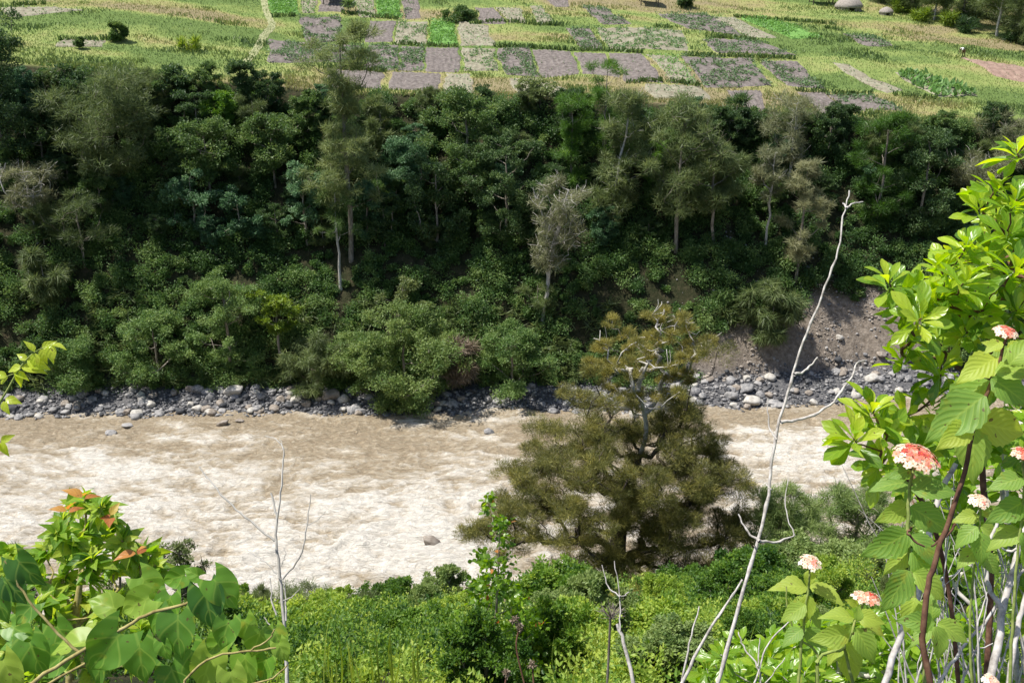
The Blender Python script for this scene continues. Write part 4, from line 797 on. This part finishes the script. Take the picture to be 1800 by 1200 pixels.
bush_fg('leafy_shrub', 'low small leaved yellow green shrub at the bottom behind the flowers and grey sticks', 'shrub', [(1450, 1330, 4.0), (1450, 1240, 4.0), (1450, 1180, 4.0)], lowC, 'glossy', T_OB, .085, 10, .5, .012, .0025, barkm='deadwood', n2=7)
t_ = [o for o in bpy.data.objects if o.name == 'leafy_shrub'][0]; g = Geo()
for k in range(46):
    x0 = 1560+rng.random()*260; y0 = 1230; a = R(68+rng.random()*50); ln = 120+rng.random()*330; d = 2.3+rng.random()*1.3; q = [P(x0, y0, d), P(x0+math.cos(a)*ln*.5+rng.normal()*12, y0-math.sin(a)*ln*.5, d), P(x0+math.cos(a+rng.normal()*.2)*ln, y0-math.sin(a)*ln, d)]
    p = smooth_path(q, 4, .002); tube(g, p, np.linspace(.0028, .0010, len(p)), 5)
    if k % 2: c = p[len(p)//2]; tube(g, smooth_path([c, c+rdir(1)[0]*.05+[0, 0, .04], c+rdir(1)[0]*.06+[0, 0, .12]], 3), .0010, 4)
o = g.build('twigs', M['deadwood'], t_, smooth=True); o.location = tuple(-t_.location)
# flowering plants with wrinkled toothed leaves
def flower_head(t, px, py, w, d, pale, n=34, side=.35):
    g = Geo(); gh = Geo(); gt = Geo(); c = P(px, py, d); Rr = w/2/FPX*d; ax = nrm(np.array([.05, -.22, 1]))
    X = nrm(np.cross(ax, [0, 1, .1])); Y = np.cross(ax, X)
    for i in range(n):
        q = math.sqrt((i+.5)/n); a = i*2.39996; o = Rr*q*.95*(math.cos(a)*X+math.sin(a)*Y)+ax*Rr*(.32*(1-q*q)); p = c+o; nn = nrm(ax*.9+.8*q*(math.cos(a)*X+math.sin(a)*Y)+rng.normal(size=3)*.12)
        fs = Rr*1.2/math.sqrt(n)*(.8+.4*rng.random()); u = nrm(np.cross(nn, [.3, .2, .9])); v = np.cross(nn, u); a0 = rng.random()*6
        tube(gt, [c+o*.35-ax*Rr*.5, p-nn*fs*.1], [.0006, .0009], 5, .6)
        k = 5; aa = a0+np.arange(k)*2*np.pi/k; dd = np.cos(aa)[:, None]*u+np.sin(aa)[:, None]*v
        ti = np.clip((.85 if q > .62 else .32)+rng.normal()*.2, 0, 1)
        scatter(g, T_RND, np.repeat(p[None], k, 0)+dd*fs*.05, dd+nn*.15, np.repeat(nn[None], k, 0), fs*(.9+.2*rng.random(k)), np.clip(ti+rng.normal(size=k)*.05, 0, 1))
        scatter(gh, T_DIA, np.repeat(p[None]+nn*.0006, 4, 0), np.cos(aa[:4])[:, None]*u+np.sin(aa[:4])[:, None]*v+nn*.2, np.repeat(nn[None], 4, 0), fs*.26, .5)
    f = g.build('flower_head', M['petalpale' if pale else 'petal'], t); 
    for gg, nm, mm in ((gh, 'flower_throat', 'petalheart'), (gt, 'flower_tube', 'petal')): gg.build(nm, M[mm], f)
def flowering(label, stems, leaves, flowers, d, px):
    t, b = root_thing('flowering_plant', label, 'flowering plant', px, d); g = Geo()
    for s, r0, r1 in stems:
        q_ = Q([(x, y, d) for x, y in s]); p = smooth_path(stem_to_ground(q_) if s[-1][1] > 1195 else q_, 5, .0008); tube(g, p, np.linspace(r1, r0, len(p)), 7)
    g.build('stem', M['stemred' if 'dark stem' in label else 'stemgreen'], t, smooth=True)
    g = Geo()
    for L_ in leaves:
        x, y, a, ln = L_[:4]; ti = L_[4] if len(L_) > 4 else .5; hleaf(g, T_OV, x, y, a, ln*1.05, d+rng.normal()*.03, ti, L_[5] if len(L_) > 5 else .55, L_[6] if len(L_) > 6 else .25)
    g.build('leaves', M['lantana'], t, smooth=True)
    for f in flowers: flower_head(t, *f[:3], d-.02, f[3], f[4])
    fin(t)
flowering('dark stem flowering plant with large wrinkled leaves and pink flower head, right edge', [([(1768, 588), (1756, 640), (1735, 690), (1712, 750), (1690, 850), (1655, 950), (1632, 1030), (1622, 1120), (1640, 1230)], .0052, .002), ([(1712, 700), (1716, 735), (1708, 760)], .003, .003), ([(1625, 960), (1598, 940), (1602, 925)], .0022, .0012), ([(1637, 960), (1665, 940), (1680, 920)], .0022, .0012)],
          [(1752, 628, 195, 78, .85, .45), (1762, 612, 160, 34, .8), (1770, 612, 15, 40, .8), (1738, 668, 205, 105, .45, .7), (1730, 695, 222, 118, .4, .75), (1750, 655, 2, 90, .6, .4), (1742, 665, -20, 80, .35, .7), (1745, 640, 30, 60, .55), (1712, 752, 262, 92, .55, .95), (1715, 742, -12, 105, .78, .85), (1705, 745, 215, 70, .85, .7),
           (1760, 600, 200, 36, .8), (1775, 640, 40, 66, .6), (1642, 1092, 172, 60, .45), (1640, 1088, 100, 40, .5), (1648, 1095, -25, 60, .6), (1645, 1100, -75, 58, .55, .8), (1640, 1100, 215, 50, .5)], [(1768, 583, 42, False, 30), (1830, 720, 40, False, 20)], 1.3, 1640)
flowering('flowering plant with the widest coral and pink flower head above toothed green leaves', [([(1607, 812), (1598, 870), (1598, 960), (1608, 1050), (1622, 1130), (1630, 1230)], .0055, .0022)],
          [(1597, 848, 172, 66, .5), (1603, 846, -5, 60, .4), (1600, 826, 200, 40, .35), (1605, 825, -20, 45, .35), (1597, 886, 200, 62, .72, .7), (1600, 890, -28, 78, .45, .65), (1596, 885, 100, 30, .4), (1597, 935, 218, 86, .4, .8), (1602, 940, -35, 70, .4), (1598, 968, 222, 56, .72), (1602, 970, -50, 74, .5, .8),
           (1596, 1002, 232, 82, .42, .85), (1606, 1005, -42, 72, .7, .8), (1608, 1050, 240, 60, .75), (1612, 1055, -60, 64, .6), (1602, 860, 20, 76, .45, .5)], [(1609, 803, 80, False, 44)], 1.5, 1610)
flowering('slim flowering plant with one white and red flower head, left of the others', [([(1424, 994), (1420, 1040), (1414, 1080), (1408, 1150), (1402, 1230)], .0035, .0018), ([(1382, 1030), (1385, 1070), (1400, 1115), (1436, 1150), (1432, 1220)], .0032, .0014)],
          [(1424, 1018, 60, 22, .9), (1421, 1002, -95, 30, .85, .9), (1419, 1032, 168, 62, .85, .35), (1424, 1030, -22, 60, .85, .4), (1417, 1044, -97, 52, .8, .9), (1416, 1062, 205, 50, .7), (1420, 1066, -60, 44, .6), (1410, 1105, 215, 45, .5), (1414, 1105, -40, 50, .5)], [(1424, 988, 40, True, 24)], 1.75, 1410)
flowering('flowering plant with a low pale pink flower head right of the slim one', [([(1520, 1054), (1504, 1092), (1484, 1138), (1440, 1156), (1436, 1230)], .0035, .0018), ([(1484, 1138), (1500, 1200), (1510, 1240)], .003, .0025)],
          [(1508, 1062, 165, 24, .85), (1500, 1086, 165, 56, .75, .4), (1506, 1080, 5, 46, .8), (1508, 1084, -28, 56, .85, .5), (1498, 1100, 210, 40, .6), (1503, 1104, -65, 68, .6, .85), (1492, 1112, 185, 64, .7, .5), (1484, 1136, -92, 68, .75, .95), (1480, 1128, 225, 45, .8), (1488, 1130, -45, 50, .8), (1506, 1092, 60, 30, .6)], [(1512, 1049, 34, True, 18), (1532, 1051, 32, False, 16)], 1.6, 1500)
flowering('flowering plant with a small cream flower head among the leaves near the right edge', [([(1722, 886), (1722, 930), (1712, 1000), (1705, 1100), (1710, 1230)], .0035, .0018)],
          [(1720, 905, 190, 44, .7), (1726, 905, 20, 34, .6), (1724, 925, -20, 50, .6), (1718, 925, 215, 52, .5), (1722, 935, -88, 56, .45, .9), (1716, 965, 200, 46, .6), (1720, 975, -30, 56, .5)], [(1722, 880, 38, True, 22), (1742, 1196, 30, True, 16)], 2.0, 1712)
flowering('flowering plant cut by the right edge with a coral flower head beside large drooping leaves', [([(1796, 800), (1800, 860), (1790, 960), (1780, 1080), (1775, 1230)], .0035, .0018)],
          [(1798, 840, 190, 60, .55), (1800, 840, -5, 60, .5), (1800, 880, 215, 70, .4, .8), (1802, 885, -40, 60, .5), (1795, 930, 195, 64, .7), (1798, 935, -60, 60, .5)], [(1798, 797, 40, False, 22)], 1.7, 1790)
# red tipped shrub, vine, sprig on the left
rc_ = [(150, 872), (128, 888), (176, 888), (112, 910), (198, 908), (96, 935), (150, 930), (182, 940), (214, 950), (242, 975), (258, 968), (274, 992), (80, 962), (120, 968), (160, 978), (200, 1000), (246, 1012), (40, 975), (12, 962), (26, 992), (70, 1010), (110, 1020), (150, 1045), (60, 1060), (200, 1055), (100, 1085), (20, 1045), (230, 1050), (-30, 1000), (-20, 1080),
       (140, 1100), (190, 1110), (60, 1120), (250, 1100), (110, 1150), (170, 1170), (10, 1140), (60, 1190), (230, 1160), (135, 950), (165, 1010), (90, 1050), (180, 1075)]
t_, A_ = bush_fg('red_tipped_shrub', 'dense leafy shrub with orange red young shoots standing against the rapids on the left', 'shrub', [(120, 1300, 3.2), (125, 1150, 3.2), (140, 1030, 3.2), (150, 930, 3.2)], [P(x, y, 3.0+.5*rng.random()) for x, y in rc_], 'redshrub', T_OVS, .068, 15, .55, .014, .0028, barkm='stemtan', droop=.5, tv=.18, n2=7)
g = Geo()
for x, y in ((146, 866), (118, 890), (192, 902), (240, 964)): rosette(g, P(x, y, 3.0), np.array([.1, -.1, 1]), T_OVS, 3, .055, .4, 1, .3)
o = g.build('young_leaves', M['red'], t_, smooth=True); o.location = tuple(-t_.location); o['label'] = 'orange red young leaves at the shoot tips'
def vine():
    d = 1.55; t, b = root_thing('heart_leaved_vine', 'vine with large heart shaped green leaves on tan stems in the lower left corner', 'vine', 200, d); g = Geo()
    for s, r0, r1 in (([(364, 1022), (342, 1052), (270, 1075), (220, 1102), (140, 1146), (60, 1196), (20, 1240)], .0042, .0022), ([(485, 1138), (440, 1144), (376, 1154), (330, 1190), (310, 1240)], .0026, .0016), ([(482, 1106), (474, 1122), (440, 1144)], .0016, .0012), ([(505, 1168), (480, 1190), (430, 1206), (400, 1240)], .0022, .0012),
                      ([(140, 1146), (90, 1100), (40, 1040), (20, 1000), (8, 985)], .0014, .0024), ([(150, 1165), (70, 1210), (60, 1240)], .003, .002)):
        P_ = Q([(x, y, d) for x, y in s]); P_ = stem_to_ground(P_) if s[-1][1] > 1230 else P_; p = smooth_path(P_, 4, .0008); tube(g, p, np.linspace(r1, r0, len(p)), 7)
    g.build('stem', M['stemtan'], t, smooth=True); g = Geo()
    for x, y, a, ln, ti, f, z in ((212, 1112, 232, 112, .42, .95, 0), (313, 1080, -87, 96, .3, .9, 0), (360, 1036, -78, 84, .12, .85, 0), (376, 1018, -58, 82, .5, .6, 0), (350, 1012, 150, 36, .55, .8, 0), (248, 1014, -48, 72, .6, .8, .08), (262, 1050, 205, 76, .72, .8, .06), (300, 1046, -100, 70, .4, .7, .08), (284, 1072, 245, 62, .45, .8, .05),
                                  (402, 1090, -95, 64, .45, .9, 0), (430, 1088, -70, 56, .62, .8, .08), (458, 1106, -110, 66, .62, .85, .05), (482, 1108, -55, 52, .6, .8, .05), (30, 982, -45, 80, .15, .8, 0), (8, 1014, -52, 72, .12, .8, 0), (-8, 1036, -80, 76, .3, .8, 0), (52, 1128, -70, 84, .35, .8, .05), (5, 1160, -60, 82, .85, .8, 0), (40, 1128, 190, 50, .4, .7, .1),
                                  (150, 1128, 190, 80, .78, .5, .08), (372, 1150, -98, 84, .8, .85, .05), (335, 1140, -62, 78, .42, .8, .08), (285, 1128, -70, 44, .5, .9, 0), (405, 1180, -80, 70, .78, .8, 0), (430, 1150, -70, 74, .58, .8, .1), (395, 1120, 220, 60, .55, .8, .12), (325, 1010, 200, 54, .5, .75, .1), (205, 1070, 150, 66, .7, .6, .12), (110, 1150, 230, 70, .4, .7, .1),
                                  (490, 1130, -75, 44, .7, .7, .02), (470, 1155, -100, 60, .5, .7, .1), (245, 1130, -80, 90, .35, .8, .12), (180, 1150, 250, 90, .3, .8, .15), (60, 1060, 220, 60, .3, .8, .1), (100, 1100, -60, 80, .35, .7, .15), (300, 1170, -80, 80, .3, .8, .14), (20, 1100, -40, 60, .5, .6, .12)):
        hleaf(g, T_HE, x, y, a, ln*.82, d+z, ti, f, .12, .12)
    g.build('leaves', M['heart'], t, smooth=True); fin(t)
vine()
def sprig():
    d = 1.9; p0 = Q([(-140, 1250, d), (-110, 1000, d), (-60, 830, d), (-10, 725, d), (15, 682, d), (36, 645, d), (62, 618, d), (92, 606, d)]); b = np.array([p0[0][0], p0[0][1], float(H(p0[0][0], p0[0][1]))]); t = thing('leafy_sprig', 'thin shoot with lime yellow pointed leaves entering from the left edge', 'shoot', b)
    p0 = stem_to_ground(p0[::-1])[::-1]; g = Geo(); p = smooth_path(p0, 4); tube(g, p, np.linspace(.004, .001, len(p)), 6); q = smooth_path(Q([(-5, 672, d), (15, 660, d), (32, 655, d)]), 3); tube(g, q, .001, 5)
    q = smooth_path(Q([(-60, 830, d), (-25, 790, d), (2, 775, d)]), 3); tube(g, q, .001, 5); g.build('stem', M['stemgreen'], t, smooth=True); g = Geo()
    for x, y, a, ln in ((90, 606, 10, 26), (88, 606, -60, 30), (74, 612, -70, 26), (74, 612, 30, 24), (60, 620, -65, 28), (60, 618, 120, 24), (48, 632, -25, 36), (48, 632, 160, 20), (38, 645, 180, 26), (38, 645, -10, 38), (24, 655, -20, 26), (28, 655, -60, 24), (12, 662, 160, 24), (14, 662, 210, 26), (10, 700, -20, 26), (6, 705, -75, 24), (0, 700, 190, 26), (2, 775, 20, 22), (3, 776, -60, 26), (0, 778, -100, 28)):
        hleaf(g, T_OVS, x, y, a, ln*1.1, d, .98, .45, .1, .15)
    g.build('leaves', M['glossy'], t, smooth=True); fin(t)
sprig()
# ------------------------------------------------------------------ bare stems and sticks
def bare(name, label, d, px, stems, mt='deadwood', cat='bare stem', knots=0):
    t, b = root_thing(name, label, cat, px, d); g = Geo()
    for s, r0, r1 in stems:
        P_ = Q([(x, y, d+.02*i) for i, (x, y) in enumerate(s)]); P_ = stem_to_ground(P_[::-1])[::-1] if s[0][1] >= 1190 else P_; p = smooth_path(P_, 5, .0015*d/3)
        r = np.linspace(r0, r1, len(p)); r = r*(1+.12*rng.random(len(p))+(.35*(np.arange(len(p)) % 6 == 0) if knots else 0)); tube(g, p, r, 7)
    k = 'branches' if len(stems) > 1 else 'stem'; o = g.build(k, M[mt], t, smooth=True); fin(t); return t
bare('bare_sapling', 'long leafless grey sapling stem curving up past the river to a forked tip', 3.0, 1262,
     [([(1258, 1215), (1300, 1060), (1330, 960), (1350, 870), (1362, 770), (1385, 690), (1412, 600), (1445, 520), (1474, 440), (1483, 380), (1493, 335)], .0068, .002), ([(1488, 366), (1500, 358), (1517, 355)], .003, .0018), ([(1488, 366), (1482, 356)], .003, .002), ([(1396, 658), (1415, 652), (1437, 628)], .0042, .0022),
      ([(1372, 742), (1420, 733), (1465, 705), (1495, 665), (1505, 640), (1521, 633)], .0045, .0018), ([(1365, 772), (1352, 750), (1350, 700)], .003, .0015), ([(1334, 950), (1315, 935), (1298, 903)], .0042, .002), ([(1334, 950), (1365, 952), (1398, 940)], .0045, .002), ([(1396, 940), (1380, 890), (1386, 840)], .002, .0012), ([(1357, 860), (1350, 856), (1347, 850)], .002, .001)], knots=1)
bare('dead_twigs', 'dead branching sapling with thin twigs in front of the rapids on the left', 4.2, 500,
     [([(505, 1215), (500, 1110), (493, 1010), (485, 950), (486, 905), (476, 866)], .010, .004), ([(483, 950), (440, 915), (400, 880), (372, 848), (350, 820)], .005, .0025), ([(486, 930), (495, 850), (498, 790), (485, 772), (466, 766)], .004, .0015), ([(498, 790), (492, 770)], .002, .001), ([(496, 1018), (525, 980), (540, 925), (546, 868)], .0045, .0018), ([(542, 922), (560, 912), (572, 898)], .002, .001),
      ([(542, 920), (520, 918)], .0015, .001), ([(497, 1055), (515, 1048), (527, 1032)], .003, .0015), ([(487, 1008), (462, 985), (434, 966)], .003, .0012), ([(497, 1120), (480, 1105), (464, 1084)], .0035, .0018), ([(486, 1080), (478, 1050), (475, 1015)], .004, .002), ([(503, 1090), (502, 1050), (500, 1022)], .004, .002), ([(494, 995), (502, 975), (499, 962)], .002, .001)], mt='palebark')
bare('broken_stick', 'white broken stick with a thin dark rod above it, standing below the tall near tree', 3.6, 1110, [([(1116, 1215), (1102, 1150), (1085, 1096)], .010, .0055), ([(1090, 1110), (1090, 1050), (1080, 985)], .003, .0015), ([(1089, 1048), (1070, 1030), (1058, 992)], .003, .0014), ([(1089, 1048), (1098, 1046), (1106, 1040)], .003, .0016)])
for lab, d, px, st in (('straight pale grey stick slanting up just left of the long bare sapling', 3.0, 1200, [([(1190, 1215), (1240, 1120), (1305, 1018)], .008, .003), ([(1262, 1085), (1290, 1040)], .003, .0015)]),
                       ('short pale stick at the bottom left of the long bare sapling', 3.1, 1205, [([(1196, 1215), (1212, 1130), (1229, 1065)], .005, .002)]),
                       ('thick whitish stick leaning behind the dark flower stem', 2.3, 1560, [([(1550, 1215), (1592, 1090), (1612, 1050), (1640, 900), (1680, 815)], .0085, .006), ([(1598, 1075), (1560, 1045)], .002, .001)]),
                       ('tallest thick pale branch curving up at the lower right edge', 2.0, 1735, [([(1735, 1215), (1755, 1130), (1768, 1050), (1790, 965), (1815, 900)], .0095, .0055), ([(1760, 1070), (1735, 1020), (1738, 960), (1760, 900)], .0055, .003), ([(1790, 965), (1770, 968), (1755, 955)], .003, .0015)]),
                       ('slanting pale stick crossing behind the tallest thick branch', 2.4, 1650, [([(1640, 1215), (1680, 1155), (1740, 1080), (1800, 1000)], .005, .003), ([(1700, 1150), (1745, 1130)], .002, .0012)]),
                       ('thick pale stick cut by the lower right corner', 2.0, 1770, [([(1770, 1215), (1785, 1130), (1800, 1060), (1815, 1000)], .0075, .004)]),
                       ('thin forked white twig low among the bright small leaves', 3.3, 1325, [([(1340, 1215), (1332, 1170), (1310, 1140), (1298, 1110)], .005, .002), ([(1330, 1190), (1350, 1130), (1400, 1080)], .004, .002), ([(1332, 1170), (1336, 1120)], .003, .0015), ([(1345, 1200), (1380, 1155)], .0025, .0015)]),
                       ('long thin grey twig reaching up right between the flower stems', 2.6, 1650, [([(1655, 1215), (1640, 1040), (1690, 1000), (1740, 920), (1775, 880)], .0035, .002)]),
                       ('slim dark upright twig right of the dark flower stem', 2.3, 1710, [([(1722, 1215), (1718, 1100), (1710, 980), (1706, 930)], .003, .0015), ([(1718, 1100), (1735, 1040)], .002, .001)])):
    bare('dead_stick', lab, d, px, st, cat='stick')
# ------------------------------------------------------------------ round leaved sapling, grass, small things at the bottom
def sapling():
    D = 11.0; b = plane(868, 1290, D); b[2] = float(H(b[0], D)); t = thing('sapling', 'upright sapling with small round glossy leaves and a few orange dead ones, bottom centre', 'tree', b)
    poly = [(872, 918), (905, 935), (915, 990), (900, 1030), (930, 1060), (945, 1090), (925, 1110), (960, 1150), (960, 1260), (770, 1260), (790, 1160), (815, 1100), (808, 1050), (840, 1020), (845, 960)]
    C = []
    for p in sample_poly(poly, 105, 9): c = plane(*p, D); c[1] += rng.normal()*.35; C.append(c)
    C = np.array(C); tr = smooth_path([b]+[plane(x, y, D) for x, y in ((866, 1180), (872, 1080), (876, 1000), (878, 930))], 3)
    g = Geo(); grow(g, tr, C, .035, .004, .1, 5); g.build('trunk', M['bark'], t, smooth=True)
    g = Geo(); T = leaf_tpl([(0, .05), (.2, .28), (.5, .36), (.8, .25), (1, .02)], 1, 4, .25, .2)
    foliage(g, C, .19, 36, T, .075, .18, .35, .9, .3, .7, 6, .8, .5); g.build('crown', M['glossy'], t, smooth=True)
    g = Geo(); k = C[rng.random(len(C)) < .5]; scatter(g, T, k+rng.normal(size=k.shape)*.1, rdir(len(k))-[0, 0, .8], rdir(len(k)), .08, rng.random(len(k))*.5); o = g.build('dead_leaves', M['red'], t, smooth=True); o['label'] = 'orange dead leaves'
    for o in t.children: o.location = tuple(-t.location)
sapling()
T_GR = leaf_tpl([(0, .01), (.5, .012), (1, 0)], 1, 8, .2, .5)
def grass_clump(px, py, d, n, ln, label, tint=.6, spread=.5):
    p = P(px, py, d); z = float(H(p[0], p[1])); b = np.array([p[0], p[1], z]); t = thing('grass_clump', label, 'grass clump', b); g = Geo()
    base = p; m = n; q = base+rng.normal(size=(m, 3))*[.06, .06, .02]*d/3; dd = rng.normal(size=(m, 3))*[spread, spread*.7, .15]+[0, -.1, 1]
    scatter(g, T_GR, q, nrm(dd), nrm(dd*[1, 1, 0]+[0, 0, .8]), ln*(.6+.5*rng.random(m)), np.clip(tint+rng.normal(size=m)*.2, 0, 1)); o = g.build('blades', M['lime'], t, smooth=True)
    g = Geo()
    for k in range(6): e = base+rng.normal(size=3)*[.05, .05, 0]; tube(g, [[e[0], e[1], z-.1], list(e)], .004, 5)
    g.build('culms', M['stemgreen'], t); fin(t)
grass_clump(610, 1240, 5, 26, .48, 'clump of arching pale grass blades at the bottom edge left of centre')
grass_clump(690, 1235, 6, 18, .5, 'second clump of thin grass blades right of the pale arching one', .4)
grass_clump(1010, 1250, 6, 12, .4, 'wispy grass clump at the bottom right of the round leaved sapling', .5)
grass_clump(1330, 1250, 4, 12, .35, 'thin grass blades rising behind the forked white twig', .5)
def seeds():
    for stem, heads, lab in (([(925, 1215), (908, 1140), (912, 1105)], [(912, 1102), (903, 1088)], 'dark dry stem topped by two small purplish seed heads in front of the sapling'), ([(880, 1240), (890, 1190)], [(890, 1183)], 'short stem with a lilac grey seed head at the bottom edge'), ([(940, 1230), (936, 1172)], [(936, 1168)], 'thin stem with a single dark seed head right of the tall dry one')):
        d = 4.0; t, b = root_thing('seed_stem', lab, 'dry stem', stem[0][0], d); g = Geo(); p = smooth_path(stem_to_ground(Q([(x, y, d) for x, y in stem])[::-1]), 4); tube(g, p[::1], .004, 6); g.build('stem', M['stemred'], t, smooth=True)
        for h in heads: g = Geo(); c = P(*h, d); foliage(g, [c], .016, 90, T_DIA, .012, .6, .3, .8, .2, 1, 5, .4, .5); g.build('seed_head', M['dry'], t)
        fin(t)
seeds()
def fern():
    t, b = root_thing('rusty_plume', 'rusty pink dry plume of fine twigs below the foot of the tall near tree', 'dry plant', 1073, 9.0); g = Geo(); c = P(1073, 1085, 9.0); tube(g, stem_to_ground([c+[0, 0, .02], c-[0, 0, .3]]), .012, 6)
    for k in range(60): dd = nrm(rng.normal(size=3)*[.8, .5, .2]+[0, 0, .9]); e = c+dd*.16*(.7+.4*rng.random()); tube(g, smooth_path([c, (c+e)/2+rng.normal(size=3)*.01, e], 2), np.linspace(.003, .0015, 5), 4)
    g.build('twigs', M['rockbrown'], t); fin(t)
fern()
